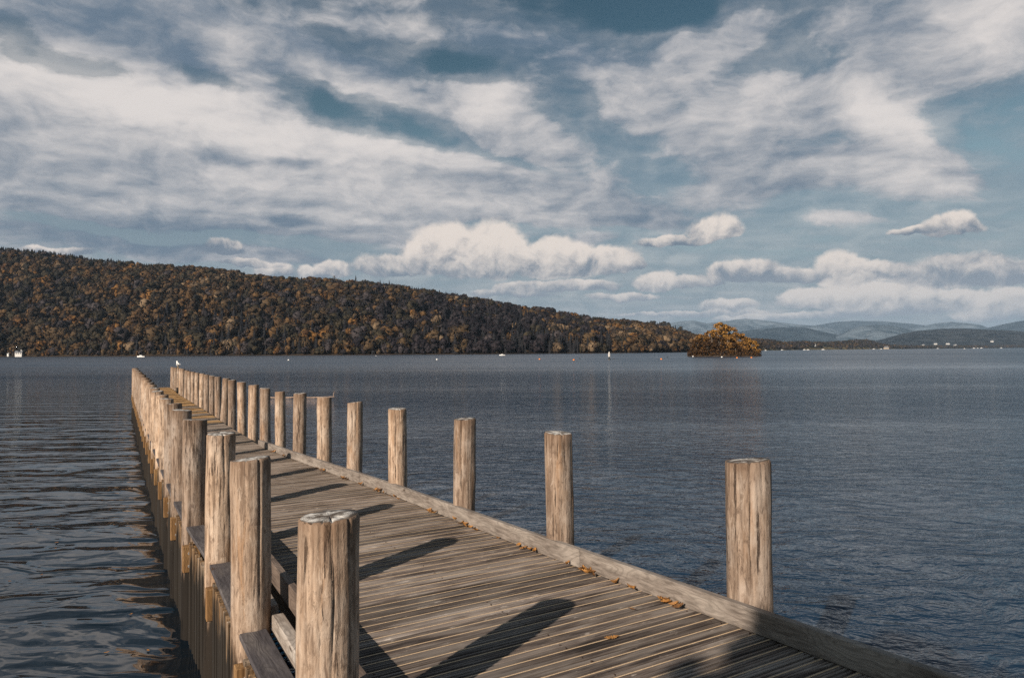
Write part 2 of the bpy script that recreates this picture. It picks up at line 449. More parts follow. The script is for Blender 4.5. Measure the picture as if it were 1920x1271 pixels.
# ============================================================ water
def mat_water():
    m_, gg, p = material('lake_water')
    c = gg.node('ShaderNodeTexCoord').outputs['Object']
    x, y, z = gg.sep(c)
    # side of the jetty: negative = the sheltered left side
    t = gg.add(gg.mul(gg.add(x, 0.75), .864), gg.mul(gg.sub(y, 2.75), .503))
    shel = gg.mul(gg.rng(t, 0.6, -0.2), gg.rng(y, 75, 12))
    warp = gg.vm('MULTIPLY', gg.vm('SUBTRACT', gg.noise(c, .35, 3, .5, color=True), (.5, .5, .5)), (1.6, 1.6, 0))
    cw = gg.vm('ADD', c, warp)
    # wind chop on the open side: short crested ripples
    a1 = gg.noise(gg.map(cw, rot=(0, 0, radians(10)), scale=(.58, 1.0, 1)), 3.4, 4, .56, .5)
    a2 = gg.noise(gg.map(c, rot=(0, 0, radians(-16)), scale=(.5, 1.0, 1)), 1.15, 3, .55, .4)
    a3 = gg.noise(gg.map(c, rot=(0, 0, radians(4)), scale=(.8, 1.0, 1)), 9.0, 2, .5, .2)
    chop = gg.add(gg.add(gg.mul(a1, .155), gg.mul(a2, .11)), gg.mul(a3, .030))
    # sheltered side: long, oily undulations
    b1 = gg.noise(gg.map(cw, rot=(0, 0, radians(-7)), scale=(.33, 1.0, 1)), 1.25, 2, .45, .7)
    b2 = gg.noise(gg.map(cw, rot=(0, 0, radians(12)), scale=(.45, 1.0, 1)), 4.2, 2, .45, .5)
    b3 = gg.noise(gg.map(c, rot=(0, 0, radians(2)), scale=(.12, 1.0, 1)), .9, 2, .5, .3)
    calm = gg.add(gg.add(gg.mul(b1, .115), gg.mul(b2, .022)), gg.mul(b3, .13))
    # wind lanes far out
    lane = gg.noise(gg.map(c, scale=(.10, 1, 1)), .022, 4, .55)
    lane2 = gg.noise(gg.map(c, scale=(.25, 1, 1)), .10, 4, .55)
    amp = gg.m('MAXIMUM', gg.add(gg.rng(lane, .40, .60, .38, 1.35), gg.mul(gg.sub(lane2, .5), 1.1)), .15)
    amp = gg.mul(amp, gg.rng(y, 40, 260, 1.0, .60))
    h = gg.add(gg.mul(gg.mul(chop, amp), gg.sub(1.0, shel)), gg.mul(calm, shel))
    far_ = gg.m('MULTIPLY', gg.rng(y, 15, 200, .05, .29, kind='SMOOTHSTEP'), gg.add(.6, gg.mul(lane, .8)))
    setp(gg, p, color=gg.mix(shel, (.004, .020, .046), (.002, .007, .013)), rough=far_, ior=1.50, spec=.5, normal=bump(gg, h, 1.0, 1.0))  # base darkened left of the jetty: near-black shade put into the colour
    return m_
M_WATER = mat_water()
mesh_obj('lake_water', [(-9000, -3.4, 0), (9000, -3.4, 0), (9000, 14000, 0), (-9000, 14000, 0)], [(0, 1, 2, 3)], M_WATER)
tag(bpy.data.objects['lake_water'], 'open lake water with wind ripples around the wooden jetty', kind='structure')

# lake shore the jetty starts from, behind the camera
def mat_ground(name, a, b, scale):
    m_, gg, p = material(name)
    c = objco(gg, False)
    n = gg.noise(c, scale, 6, .6)
    setp(gg, p, color=gg.mix(gg.rng(n, .35, .65), a, b), rough=.95, spec=.1, normal=bump(gg, n, .05, .6))
    return m_
M_BANK = mat_ground('bank_gravel', (.09, .08, .065), (.18, .16, .13), 6)
vs = []; fs = []
nx_, ny_ = 40, 14
for j in range(ny_):
    for i in range(nx_):
        xx = -120 + 240*i/(nx_-1); yy = -2.6 - 90*(j/(ny_-1))**1.6
        zz = -0.5 + 1.75*min(1, (-2.6-yy)/3.0) + .25*mnoise.noise(Vector((xx*.2, yy*.3, 1)))*min(1, (-2.6-yy)/3) + max(0, -yy-8)*.05
        vs.append((xx, yy, zz))
for j in range(ny_-1):
    for i in range(nx_-1):
        a = j*nx_+i; fs.append((a, a+nx_, a+nx_+1, a+1))
tag(mesh_obj('lake_shore', vs, fs, M_BANK, smooth=True), 'gravel bank the jetty starts from', kind='structure')

# ============================================================ jetty geometry in plan
UX, UY = -.503, .864           # along the jetty, away from the camera
NX, NY = .864, .503            # across the jetty, towards the right
ORG = (-.75, 2.75)             # first left post
def P(s, t): return (ORG[0] + UX*s + NX*t, ORG[1] + UY*s + NY*t)
def ST(x, y):
    dx_, dy_ = x-ORG[0], y-ORG[1]
    return dx_*UX + dy_*UY, dx_*NX + dy_*NY
def pl(tab, v):
    if v <= tab[0][0]:
        a, b = tab[0], tab[1]
    elif v >= tab[-1][0]:
        a, b = tab[-2], tab[-1]
    else:
        for a, b in zip(tab, tab[1:]):
            if a[0] <= v <= b[0]: break
    return a[1] + (b[1]-a[1])*(v-a[0])/(b[0]-a[0])

# left posts: column in the photograph, distance, row of the top centre, radius
LP = [(611, 2.75, 965, .121), (471, 4.20, 858.5, .114), (412, 5.52, 812, .110), (365, 6.69, 786, .112), (340, 7.80, 768, .104),
      (325, 8.85, 756, .104), (313, 9.9, 747, .095), (304, 10.95, 740, .092), (296, 12.0, 733, .10), (290.5, 13.1, 727, .095), (284.6, 14.2, 721, .10), (280, 15.2, 717, .10)]
x_a, d_a = X_at(280, 15.2), 15.2
x_b, d_b = X_at(252, 30.2), 30.2
for k in range(1, 15):
    f_ = k/14
    d = d_a + (d_b-d_a)*f_
    X = x_a + (x_b-x_a)*f_
    px = 960 + X/d*F
    LP.append((px, d, y0(px) + F*(.64 + rnd.uniform(-.03, .03))/d, .10))
RP = [(1400, 4.14, 861.5, .131), (1048, 5.40, 810, .107), (868, 6.6, 784.5, .105), (745.2, 7.75, 765.5, .103), (663.9, 8.75, 753.5, .098),
      (607.6, 9.65, 744.2, .099), (561, 10.5, 736.8, .097), (525.6, 11.3, 734, .083), (497, 12.1, 727.3, .089), (474.6, 13.0, 721.3, .092), (454, 14.0, 716, .087),
      (435, 15.15, 712, .083), (421, 16.25, 709, .089), (409.5, 17.35, 706, .082), (398, 18.4, 704, .080), (388, 19.5, 702, .088), (378.5, 20.6, 700, .080), (370, 21.6, 698.5, .078),
      (362.5, 22.7, 697, .075), (356, 23.7, 696, .075), (349.5, 24.85, 694, .075), (343, 26.0, 691.5, .082), (338, 27.2, 690.5, .06), (334, 28.5, 690, .06), (330, 29.75, 689, .06), (326, 30.8, 688.6, .06), (322.5, 31.9, 688, .07)]
left_plan = [ST(X_at(p[0], p[1]), p[1]) for p in LP]
right_plan = [ST(X_at(p[0], p[1]), p[1]) for p in RP]
# inner foot of the right kerb, measured
KR = [ST(*q) for q in ((3.95, 0.3), (1.76, 3.316), (.10, 5.56), (-1.275, 7.52), (-2.19, 8.75), (-3.12, 10.0), (-4.36, 11.72))]
KR.sort()
S_END = right_plan[-1][0] + .25
def right_edge(s):
    if s < KR[-1][0]: return pl(KR, s) + .10
    far = [(a, b-.11) for a, b in right_plan[9:]]
    return pl([(KR[-1][0], KR[-1][1]+.02)] + far, s)
def left_line(s): return pl([(-8, left_plan[0][1])] + left_plan, s)
def left_edge(s): return left_line(s) + .30     # deck stops inside the rails

jetty = empty('jetty', (ORG[0], ORG[1], 0), atan2(UY, UX))      # local x along the jetty, local y towards the left
tag(jetty, 'long weathered wooden jetty with rows of round posts running out into the lake', 'jetty')
def L(s, t, z=0.0): return Vector((s, -t, z))

# ---- planks, each with two sand coloured grip strips set into it
PITCHP = .190
W_ = .177
prof = [(0, -.034), (0, -.003), (.003, 0)]
GRITS = set()
for (x_, kind_) in ((.012, 0), (.034, 1), (.052, 2), (.084, 0), (.104, 0), (.126, 1), (.144, 2)):
    if kind_ == 2:
        prof += [(x_, 0), (x_+.001, -.016), (x_+.015, -.016), (x_+.017, 0)]
    elif kind_:
        GRITS.add(len(prof)+1)
        prof += [(x_, 0), (x_, .0028), (x_+.0085, .0028), (x_+.0085, 0)]
    else:
        prof += [(x_, 0), (x_+.002, -.0075), (x_+.007, -.0075), (x_+.009, 0)]
prof += [(W_-.003, 0), (W_, -.003), (W_, -.034)]
def plank(s, t0, t1, mat):
    r = random.Random(int(s*1000))
    n = len(prof)
    vs = []; ln = t1 - t0
    nseg = 1
    sag = [r.uniform(-.0015, .0015) for _ in range(nseg+1)]
    for k in range(nseg+1):
        for (a, z) in prof:
            vs.append((ln*k/nseg, a + (sag[k] if 0 < k < nseg else 0), z + sag[-1-k]))
    fs = []; fm = []
    for k in range(nseg):
        for i in range(n):
            j = (i+1) % n
            fs.append((k*n+i, k*n+j, (k+1)*n+j, (k+1)*n+i)); fm.append(1 if i in GRITS else 0)
    fs.append(tuple(range(n))); fm.append(0)
    fs.append(tuple(reversed(range(nseg*n, (nseg+1)*n)))); fm.append(0)
    o = mesh_obj('plank', vs, fs, [mat, M_GRIT], jetty, fm=fm)
    o.location = L(s, t0, DECK + r.uniform(-.002, .002))
    o.rotation_euler = (r.uniform(-.006, .006), 0, -pi/2 + r.uniform(-.003, .003))
    if s < 9:
        vs = []; fs = []
        for xq in (.09, ln*.5, ln-.13):
            for yq in (.020, .160):
                xx = xq + r.uniform(-.012, .012); yy = yq + r.uniform(-.005, .005); b = len(vs)
                vs += [(xx+cos(q*pi/3)*.0055, yy+sin(q*pi/3)*.0055, .0012) for q in range(6)] + [(xx+cos(q*pi/3)*.0060, yy+sin(q*pi/3)*.0060, -.004) for q in range(6)]
                fs.append(tuple(range(b, b+6))); fs += [(b+6+q, b+6+(q+1) % 6, b+(q+1) % 6, b+q) for q in range(6)]
        mesh_obj('screw_heads', vs, fs, M_SCREW, o)['kind'] = 'stuff'
    return o
s = -4.6
while s < S_END - PITCHP:
    orange = s > 19.8 or (14.2 < s < 17.9 and int(s*1.3) % 2 == 0) or (s > 17.9 and rnd.random() < .6)
    t0 = left_edge(s) + rnd.uniform(-.012, .004)
    if s > 15: t0 -= .1
    plank(s, t0, right_edge(s) + rnd.uniform(-.004, .01), M_PLK2 if orange else M_PLK)
    s += PITCHP

# ---- straight timber pieces
def timber(name, s0, t0, s1, t1, z0, z1, thick, mat, z0b=None, z1b=None, bev=.004, tilt=0.0, parent=None, seg=1):
    """board standing from z0 to z1 between two plan points; thickness towards +t"""
    a = Vector((s0, -t0, 0)); b = Vector((s1, -t1, 0))
    d = b - a; ln = d.length
    bm = bmesh.new()
    bm_box(bm, ln/2, -thick/2, (z0+z1)/2, ln, thick, z1-z0, bevel=bev)
    if seg > 1:
        pass
    if tilt: bmesh.ops.rotate(bm, cent=(0, 0, z0), matrix=Matrix.Rotation(tilt, 3, 'X'), verts=bm.verts)
    o = bm_obj(name, bm, mat, parent or jetty)
    o.location = a
    o.rotation_euler = (0, 0, atan2(d.y, d.x))
    return o
# right kerb boards (tops drop a little towards the far end)
krs = [KR[0][0], 1.35, 5.35, KR[-1][0]]
for i in range(3):
    a_, b_ = krs[i], krs[i+1]
    pts = [a_] + [k[0] for k in KR if a_ < k[0] < b_] + [b_]
    # one bent board made of short straight runs in a single mesh
    vs = []; fs = []
    for q, sq in enumerate(pts):
        if q == 0 and i > 0: sq += .006
        tq = pl(KR, sq)
        top = DECK + pl([(-3, .137), (2, .137), (6, .125), (10.5, .095)], sq)
        for (dt, z) in ((0, DECK+.007), (0, top-.004), (.004, top), (.046, top), (.050, top-.004), (.050, DECK+.007)):
            vs.append((sq, -(tq+dt), z))
    n = 6
    for q in range(len(pts)-1):
        for e in range(n):
            j = (e+1) % n
            fs.append((q*n+e, (q+1)*n+e, (q+1)*n+j, q*n+j))
    fs.append(tuple(range(n))); fs.append(tuple(reversed(range((len(pts)-1)*n, len(pts)*n))))
    mesh_obj('kerb_board', vs, fs, M_KERB, jetty)
# outer fascia below the right kerb, and stringers under the deck
for a_, b_ in ((-3.6, 1.4), (1.4, 6.2), (6.2, 10.6), (10.6, 18), (18, 25.6), (25.6, S_END-.1)):
    timber('side_beam', a_, right_edge(a_)-.05, b_-.01, right_edge(b_)-.05, DECK-.28, DECK-.040, .06, M_UNDER)
    timber('stringer', a_, .95, b_-.01, .95, DECK-.24, DECK-.040, .07, M_UNDER)

# ---- posts
def make_post(px, d, py, rad, seed, lean=(0, 0), detail=1, crack=None, knots=2, label=None):
    r = random.Random(seed)
    X, Y = X_at(px, d), d
    ztop = Z_at(px, py, d)
    s_, t_ = ST(X, Y)
    nseg = 110 if detail > 1 else (26 if detail else 14)
    nz = 44 if detail > 1 else (18 if detail else 8)
    zb = -1.0
    ph = r.uniform(0, 50)
    toward = atan2(-Y, -X) - atan2(UY, UX)           # direction of the viewer in the jetty's frame
    cr = []
    if crack:
        for (off, w, dep, length) in crack: cr.append((toward + off, w, dep, length))
    kn = [(r.uniform(0, 2*pi), r.uniform(1.2, ztop-.1), r.uniform(.02, .05), r.uniform(.003, .010)) for _ in range(knots)]
    vs = []; fs = []
    tilt = (r.uniform(-.10, .10), r.uniform(-.10, .10))
    for k in range(nz+1):
        f_ = k/nz
        z = zb + (ztop-.012-zb)*(1-(1-f_)**1.0)
        for i in range(nseg):
            a = 2*pi*i/nseg
            taper = 1.0 + .05*(1-f_)
            rr = rad*taper*(1 + .035*mnoise.noise(Vector((cos(a)*1.1+ph, sin(a)*1.1, z*.8)))
                            + .040*mnoise.noise(Vector((cos(a)*2.4, sin(a)*2.4+ph, z*2.2)))
                            + .014*mnoise.noise(Vector((cos(a)*7, sin(a)*7+ph, z*1.2))))
            for (ka, kz, kw, kd) in kn:
                da = (a-ka+pi) % (2*pi)-pi
                rr += kd*exp(-((da*rad)**2 + ((z-kz)*.6)**2)/(2*kw*kw))
            for (ca, cw, cdp, cl) in cr:
                wob_ = .10*mnoise.noise(Vector((z*2.5, ph, 0)))
                da = (a-ca-wob_+pi) % (2*pi)-pi
                fade = max(0, min(1, 1-(ztop-z)/cl))**.5
                rr -= cdp*fade*exp(-(da/cw)**2)
            hlean = z - DECK
            vs.append((cos(a)*rr + lean[0]*hlean, sin(a)*rr + lean[1]*hlean, z))
    for k in range(nz):
        for i in range(nseg):
            j = (i+1) % nseg
            fs.append((k*nseg+i, k*nseg+j, (k+1)*nseg+j, (k+1)*nseg+i))
    fm = [0]*len(fs)
    base = len(vs)
    rings = (.93, .62, .30) if detail else (.92,)
    for q, sc in enumerate(rings):
        for i in range(nseg):
            a = 2*pi*i/nseg
            v0 = vs[nz*nseg+i]
            cxx, cyy = lean[0]*(ztop-DECK), lean[1]*(ztop-DECK)
            xx = cxx + (v0[0]-cxx)*sc; yy = cyy + (v0[1]-cyy)*sc
            zz = ztop + tilt[0]*(xx-cxx) + tilt[1]*(yy-cyy) + (r.uniform(-.0015, .0015) if q else -.001)
            for (ca, cw, cdp, cl) in cr:
                da = (a-ca+pi) % (2*pi)-pi
                zz -= .010*exp(-(da/(cw*.9))**2)*(1 if sc > .5 else .4)
            vs.append((xx, yy, zz))
        b0 = nz*nseg + q*nseg if q == 0 else base + (q-1)*nseg
        b1 = base + q*nseg
        for i in range(nseg):
            j = (i+1) % nseg
            fs.append((b0+i, b0+j, b1+j, b1+i)); fm.append(0 if q == 0 else 1)
    last = base + (len(rings)-1)*nseg
    vs.append((lean[0]*(ztop-DECK), lean[1]*(ztop-DECK), ztop-.001))
    c_ = len(vs)-1
    for i in range(nseg):
        fs.append((last+i, last+(i+1) % nseg, c_)); fm.append(1)
    o = mesh_obj('post', vs, fs, [M_POST, M_END], jetty, smooth=True, fm=fm)
    o.location = L(s_, t_, 0)
    if label: o['label'] = label
    return o, s_, t_, ztop
ll = {0: 'nearest left post with pale frosted top and a long split', 1: 'second left post, brown with a dark crack on its right', 2: 'third left post with a pale scuffed collar'}
left_tops = []; right_tops = []
for i, (px, d, py, rad) in enumerate(LP):
    det = 2 if i < 4 else (1 if i < 12 else 0)
    crk = {0: [(.10, .045, .013, 1.15), (-.62, .035, .008, .7), (-.25, .03, .007, .35), (.75, .04, .010, .9)], 1: [(.42, .045, .022, .85), (-.3, .03, .008, .3)], 2: [(.2, .05, .012, .5), (-.4, .04, .010, .9)]}.get(i, [(rnd.uniform(-.8, .8), .07, .008, .6)] if det else None)
    o, s_, t_, zt = make_post(px, d, py, rad, 100+i, (rnd.uniform(-.012, .012), rnd.uniform(-.012, .012)), det, crk, 3, ll.get(i))
    left_tops.append((s_, t_, zt, rad))
rl = {0: 'nearest right post, orange brown with a dark streak down its middle', 1: 'second right post with pale flaking face', 4: 'crooked right post with a knotted bulge'}
for i, (px, d, py, rad) in enumerate(RP):
    det = 2 if i < 5 else (1 if i < 14 else 0)
    crk = {0: [(.06, .055, .024, .70), (-.5, .03, .006, .5), (.6, .04, .010, .3)], 1: [(-.25, .05, .010, .8), (.35, .04, .008, .4)], 2: [(-.35, .06, .024, .75)]}.get(i, [(rnd.uniform(-.8, .8), .07, .007, .6)] if det else None)
    lean = {2: (.0, -.02), 12: (.0, -.045)}.get(i, (rnd.uniform(-.010, .010), rnd.uniform(-.014, .014)))
    o, s_, t_, zt = make_post(px, d, py, rad, 200+i, lean, det, crk, 6 if i == 5 else 2, rl.get(i))
    right_tops.append((s_, t_, zt, rad, o))

# ---- left side between the posts: kerb, pale rail, dark cap board, upright slats, cross beams
slat_mesh = None
def slat_me():
    bm = bmesh.new()
    bm_box(bm, 0, 0, .135, .062, .036, 1.63, bevel=.004)
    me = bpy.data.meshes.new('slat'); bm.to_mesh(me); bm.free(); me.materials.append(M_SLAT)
    return me
slat_mesh = slat_me()
beam_bm = bmesh.new(); bm_box(beam_bm, 0, 0, 0, .085, .21, .245, bevel=.005)
beam_me = bpy.data.meshes.new('cross_beam'); beam_bm.to_mesh(beam_me); beam_bm.free(); beam_me.materials.append(M_BLOCK)
bolt_bm = bmesh.new(); bmesh.ops.create_cone(bolt_bm, cap_ends=True, segments=8, radius1=.014, radius2=.012, depth=.018)
bolt_me = bpy.data.meshes.new('bolt'); bolt_bm.to_mesh(bolt_me); bolt_bm.free(); bolt_me.materials.append(M_BOLT)
prev = (-1.30, left_plan[0][1], .0, .11)
lts = [(-2.75, left_plan[0][1], 0, .12), prev] + left_tops
for i in range(len(lts)-1):
    s0, t0, _, r0 = lts[i]; s1, t1, _, r1 = lts[i+1]
    a, b = s0 + r0 - .01, s1 - r1 + .01
    if b-a < .3: continue
    fa = (a-s0)/(s1-s0); fb = (b-s0)/(s1-s0)
    ta, tb = t0+(t1-t0)*fa, t0+(t1-t0)*fb
    timber('cap_board', a, ta-.085, b, tb-.085, DECK-.095, DECK-.060, .155, M_CAP, bev=.005)
    timber('rail', a-.03, ta+.105, b+.03, tb+.105, DECK-.10, DECK+.004, .072, M_RAIL, bev=.006)
    if i < 19:
        nsl = max(3, int((b-a)/.108))
        for k in range(nsl):
            fk = (k+.5)/nsl
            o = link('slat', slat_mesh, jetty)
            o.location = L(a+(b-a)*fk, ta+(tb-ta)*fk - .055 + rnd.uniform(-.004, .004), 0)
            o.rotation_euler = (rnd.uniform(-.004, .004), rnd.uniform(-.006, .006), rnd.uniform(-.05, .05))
    if i >= 1 or True:
        o = link('cross_beam', beam_me, jetty)
        o.location = L(s1 - r1 - .040, t1 - .012, DECK-.35)
        for zq in (-.06, .06):
            bo = link('bolt', bolt_me, o); bo.location = (-.048, .05, zq); bo.rotation_euler = (0, pi/2, 0)
# left kerb, tilted a touch outwards, boards about 3 m long
s = -3.6
while s < 14:
    e = min(s+2.95, 14)
    timber('kerb_board', s, left_line(s)+.215, e-.008, left_line(e)+.215, DECK+.006, DECK+.150, .045, M_KERBL, tilt=-.02)
    s = e
timber('kerb_board', -3.6, left_line(0)+.235, -3.62+1, left_line(0)+.235, DECK-.2, DECK-.01, .04, M_UNDER)
# rail of planks below water line: piles' back wall closing the view under the deck
for a_, b_ in ((-3.6, 3), (3, 10), (10, 17.5), (17.5, S_END-.3)):
    timber('stringer', a_, left_line(a_)+.30, b_-.01, left_line(b_)+.30, DECK-.26, DECK-.042, .08, M_UNDER)

# ============================================================ foliage materials and tree prototypes
def mat_leaf(name, a, b, rough=.8):
    m_, gg, p = material(name)
    c = objco(gg, False)
    n = gg.noise(c, .9, 3, .6)
    isl = gg.node('ShaderNodeNewGeometry').outputs['Random Per Island']
    col = gg.mix(gg.rng(gg.add(gg.mul(n, .5), gg.mul(isl, .6)), .25, .85), a, b)
    setp(gg, p, color=col, rough=rough, spec=.15)
    return m_
LEAF = [
 mat_leaf('rust_leaves', (.022, .014, .010), (.105, .060, .025)),
 mat_leaf('orange_leaves', (.040, .020, .010), (.185, .092, .027)),
 mat_leaf('dull_brown_leaves', (.016, .012, .009), (.080, .052, .027)),
 mat_leaf('olive_leaves', (.012, .011, .009), (.042, .033, .019)),
 mat_leaf('bare_grey_twigs', (.014, .012, .014), (.052, .043, .044)),
 mat_leaf('pale_gold_leaves', (.060, .042, .028), (.180, .125, .075)),
 mat_leaf('dark_needles', (.006, .006, .009), (.017, .017, .019)),
 mat_leaf('cloud_shade_twigs', (.007, .006, .009), (.026, .021, .024)),  # cloud shade on the hill's fold, painted into the foliage colour
]
M_BARK = mat_plain('grey_bark', (.17, .14, .115), .9, .4, 3)
M_BARKD = mat_plain('dark_bark', (.06, .048, .040), .9, .4, 3)
ico = bmesh.new(); bmesh.ops.create_icosphere(ico, subdivisions=2, radius=1.0)
ICO_V = np.array([v.co[:] for v in ico.verts]); ICO_F = np.array([[v.index for v in f.verts] for f in ico.faces]); ico.free()
def round_tree(seed, tufts=70):
    """(verts, tris) of a crown about 1 high and 1 wide standing on z = 0, small lobes plus loose leaf tufts"""
    r = np.random.RandomState(seed)
    V = []; Fc = []
    off = 0
    lobes = r.randint(5, 9)
    for k in range(lobes):
        if k == 0: c = np.array((0, 0, .50)); s = np.array((.30, .30, .40))
        else:
            a = r.uniform(0, 6.28); rr = r.uniform(.20, .36)
            c = np.array((cos(a)*rr, sin(a)*rr, r.uniform(.30, .82))); s = np.array((1, 1, .8))*r.uniform(.11, .22)
        v = ICO_V * (1 + r.uniform(-.20, .16, (len(ICO_V), 1))) * s + c
        V.append(v[:]); Fc.append(ICO_F[r.rand(len(ICO_F)) > .12] + off); off += len(v)
        if k >= 3: continue
    for k in range(tufts):
        d = r.normal(size=3); d /= np.linalg.norm(d); d[2] = abs(d[2])*1.1-.25
        c = np.array((0, 0, .50)) + d*np.array((.43, .43, .46))*r.uniform(.85, 1.12)
        q = r.normal(size=(4, 3))*.052
        q[:, 2] *= .7
        V.append(c+q); Fc.append(np.array([[0, 1, 2], [0, 2, 3]])+off); off += 4
    V = np.concatenate(V); V[:, 2] = np.maximum(V[:, 2], 0.0)
    return V, np.concatenate(Fc)
def conifer(seed, tiers=7):
    r = np.random.RandomState(seed)
    V = []; Fc = []; off = 0
    for k in range(tiers):
        f_ = k/tiers
        z0_ = .06 + .86*f_; rad_ = .20*(1-f_)**.85 + .012
        n = 9
        ring = []
        for i in range(n):
            a = 6.283*i/n + r.uniform(-.2, .2); rr = rad_*(1.0 if i % 2 else .55)*r.uniform(.8, 1.25)
            ring.append((cos(a)*rr, sin(a)*rr, z0_ - .035*r.uniform(.3, 1.4)))
        top = (r.uniform(-.004, .004), r.uniform(-.004, .004), min(1.0, z0_ + .24*(1-f_*.5)))
        V.append(np.array(ring+[top])); Fc.append(np.array([[i, (i+1) % n, n] for i in range(n)])+off); off += n+1
    return np.concatenate(V), np.concatenate(Fc)
ROUND = [round_tree(s_) for s_ in range(8)]
CONE = [conifer(50+s_) for s_ in range(4)]
def np_mesh(name, V, Fc, mats, mi=None):
    me = bpy.data.meshes.new(name)
    me.vertices.add(len(V)); me.vertices.foreach_set('co', np.ascontiguousarray(V, dtype=np.float32).ravel())
    me.loops.add(len(Fc)*3); me.loops.foreach_set('vertex_index', np.ascontiguousarray(Fc, dtype=np.int32).ravel())
    me.polygons.add(len(Fc)); me.polygons.foreach_set('loop_start', np.arange(len(Fc), dtype=np.int32)*3)
    for m_ in mats: me.materials.append(m_)
    if mi is not None: me.polygons.foreach_set('material_index', np.ascontiguousarray(mi, dtype=np.int32))
    me.update(calc_edges=True)
    return me

# ============================================================ the wooded hill across the lake
shore_tab = [(-700, 640), (0, 700), (480, 590), (960, 600), (1200, 660), (1300, 780), (1345, 850), (1430, 1250)]
ridge_px = [(-700, 445), (-200, 455), (0, 471), (100, 480), (200, 490), (300, 499), (330, 504), (400, 511), (470, 520), (560, 527), (620, 527), (700, 534), (800, 548), (900, 565), (1000, 579), (1050, 588),
            (1100, 597), (1180, 604), (1240, 612), (1290, 624), (1345, 640), (1430, 652)]
ridgeY_tab = [(-700, 1250), (0, 1180), (400, 1120), (700, 1080), (1000, 1130), (1200, 1200), (1345, 1280), (1430, 1500)]
TREE_H = 13.0
def ridge_h(px):
    Yr = pl(ridgeY_tab, px)
    return max(1.0, CAM_Z + (y0(px) - pl(ridge_px, px))*Yr/F - TREE_H*1.18)
def hill_h(px, t):
    H = ridge_h(px)
    n = mnoise.noise(Vector((px*.006, t*2.2, 3))) * .10 + mnoise.noise(Vector((px*.02, t*6, 8))) * .035
    if t <= 0: return -1.2
    if t > .7: n += .05*mnoise.noise(Vector((px*.021, t, 40)))*(t-.7)/.3/max(.05, sin(pi*min(t, .98)))
    if t <= 1: return .25 + H*(sin(pi/2*min(1, t))**1.15 + n*sin(pi*t))
    return .25 + H*max(0.0, 1-(t-1)*.55)
vs = []; fs = []
cols_ = list(range(-700, 1431, 30)); ts = [-.02, 0.001] + [i/16 for i in range(1, 17)] + [1.2, 1.6, 2.2, 2.8]
for px in cols_:
    Ys, Yr = pl(shore_tab, px), pl(ridgeY_tab, px)
    for t in ts:
        Y = Ys + (Yr-Ys)*t
        vs.append((X_at(px, Y), Y, hill_h(px, t)))
n = len(ts)
for i in range(len(cols_)-1):
    for j in range(n-1):
        a = i*n+j; fs.append((a, a+n, a+n+1, a+1))
M_HILLG = mat_ground('leaf_litter_ground', (.022, .017, .013), (.055, .038, .024), .05)
tag(mesh_obj('wooded_hillside', vs, fs, M_HILLG, smooth=True), 'steep hillside rising from the far shore under autumn woods', kind='structure')

# second, farther ridge showing above the hill's shoulder
vs = []; fs = []
r2 = [(900, 588), (1030, 586), (1050, 584), (1100, 591), (1150, 597), (1200, 600), (1250, 602), (1275, 611), (1300, 624), (1345, 642)]
cols2 = list(range(900, 1346, 15)); ts2 = [0, .25, .5, .75, 1, 1.3, 1.8]
for px in cols2:
    for t in ts2:
        Y = 1350 + 450*t
        H = max(1, CAM_Z + (y0(px)-pl(r2, px))*1800/F - 11)
        vs.append((X_at(px, Y), Y, H*(min(t, 1)**.8) if t <= 1 else H*(1-(t-1)*.6)))
n = len(ts2)
for i in range(len(cols2)-1):
    for j in range(n-1):
        a = i*n+j; fs.append((a, a+n, a+n+1, a+1))
tag(mesh_obj('far_ridge', vs, fs, M_HILLG, smooth=True), 'darker wooded ridge behind the hill', kind='structure')

# ---- scatter the wood
R = np.random.RandomState(11)
trees = []     # (px, Y, x, y, z, kind, height, width, species)
def species(px, t, Y):
    u = R.rand()
    n1 = mnoise.noise(Vector((px*.006, t*3.0, 20)))
    n2 = mnoise.noise(Vector((px*.018, t*5.0, 31)))
    # dark plantation along the left skyline
    if px < 430 and t > .74 + .14*(px/420)+ .04*n2: return 6
    # dark conifers low on the slope; cloud shade over the fold painted with darker trees
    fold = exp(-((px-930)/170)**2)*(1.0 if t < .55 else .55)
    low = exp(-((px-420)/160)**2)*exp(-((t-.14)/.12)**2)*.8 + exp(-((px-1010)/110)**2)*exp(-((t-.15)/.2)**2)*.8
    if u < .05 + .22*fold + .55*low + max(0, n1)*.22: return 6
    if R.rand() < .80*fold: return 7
    v = R.rand()
    dk = fold + (.3 if n1 > .1 else 0)
    if px > 1020 and .10 < t < .40 and px < 1230 and v < .30: return 5
    v = min(.999, max(0, v - .28*n2 - .18*mnoise.noise(Vector((px*.004, t*1.6, 77)))))
    if v < .10 + .28*dk: return 4
    if v < .36 + .25*dk: return 3
    if v < .62 + .15*dk: return 2
    if v < .93: return 0
    return 1 if v < .985 else 5
Y = 560.0
step = 8.9
rows_t = []
grid = []
yy = 575.0
while yy < 1330:
    xx = (-330-960)/F*yy
    while xx < (1425-960)/F*yy:
        grid.append((xx + R.uniform(-3.6, 3.6), yy + R.uniform(-3.8, 3.8)))
        xx += step
    yy += step*1.12
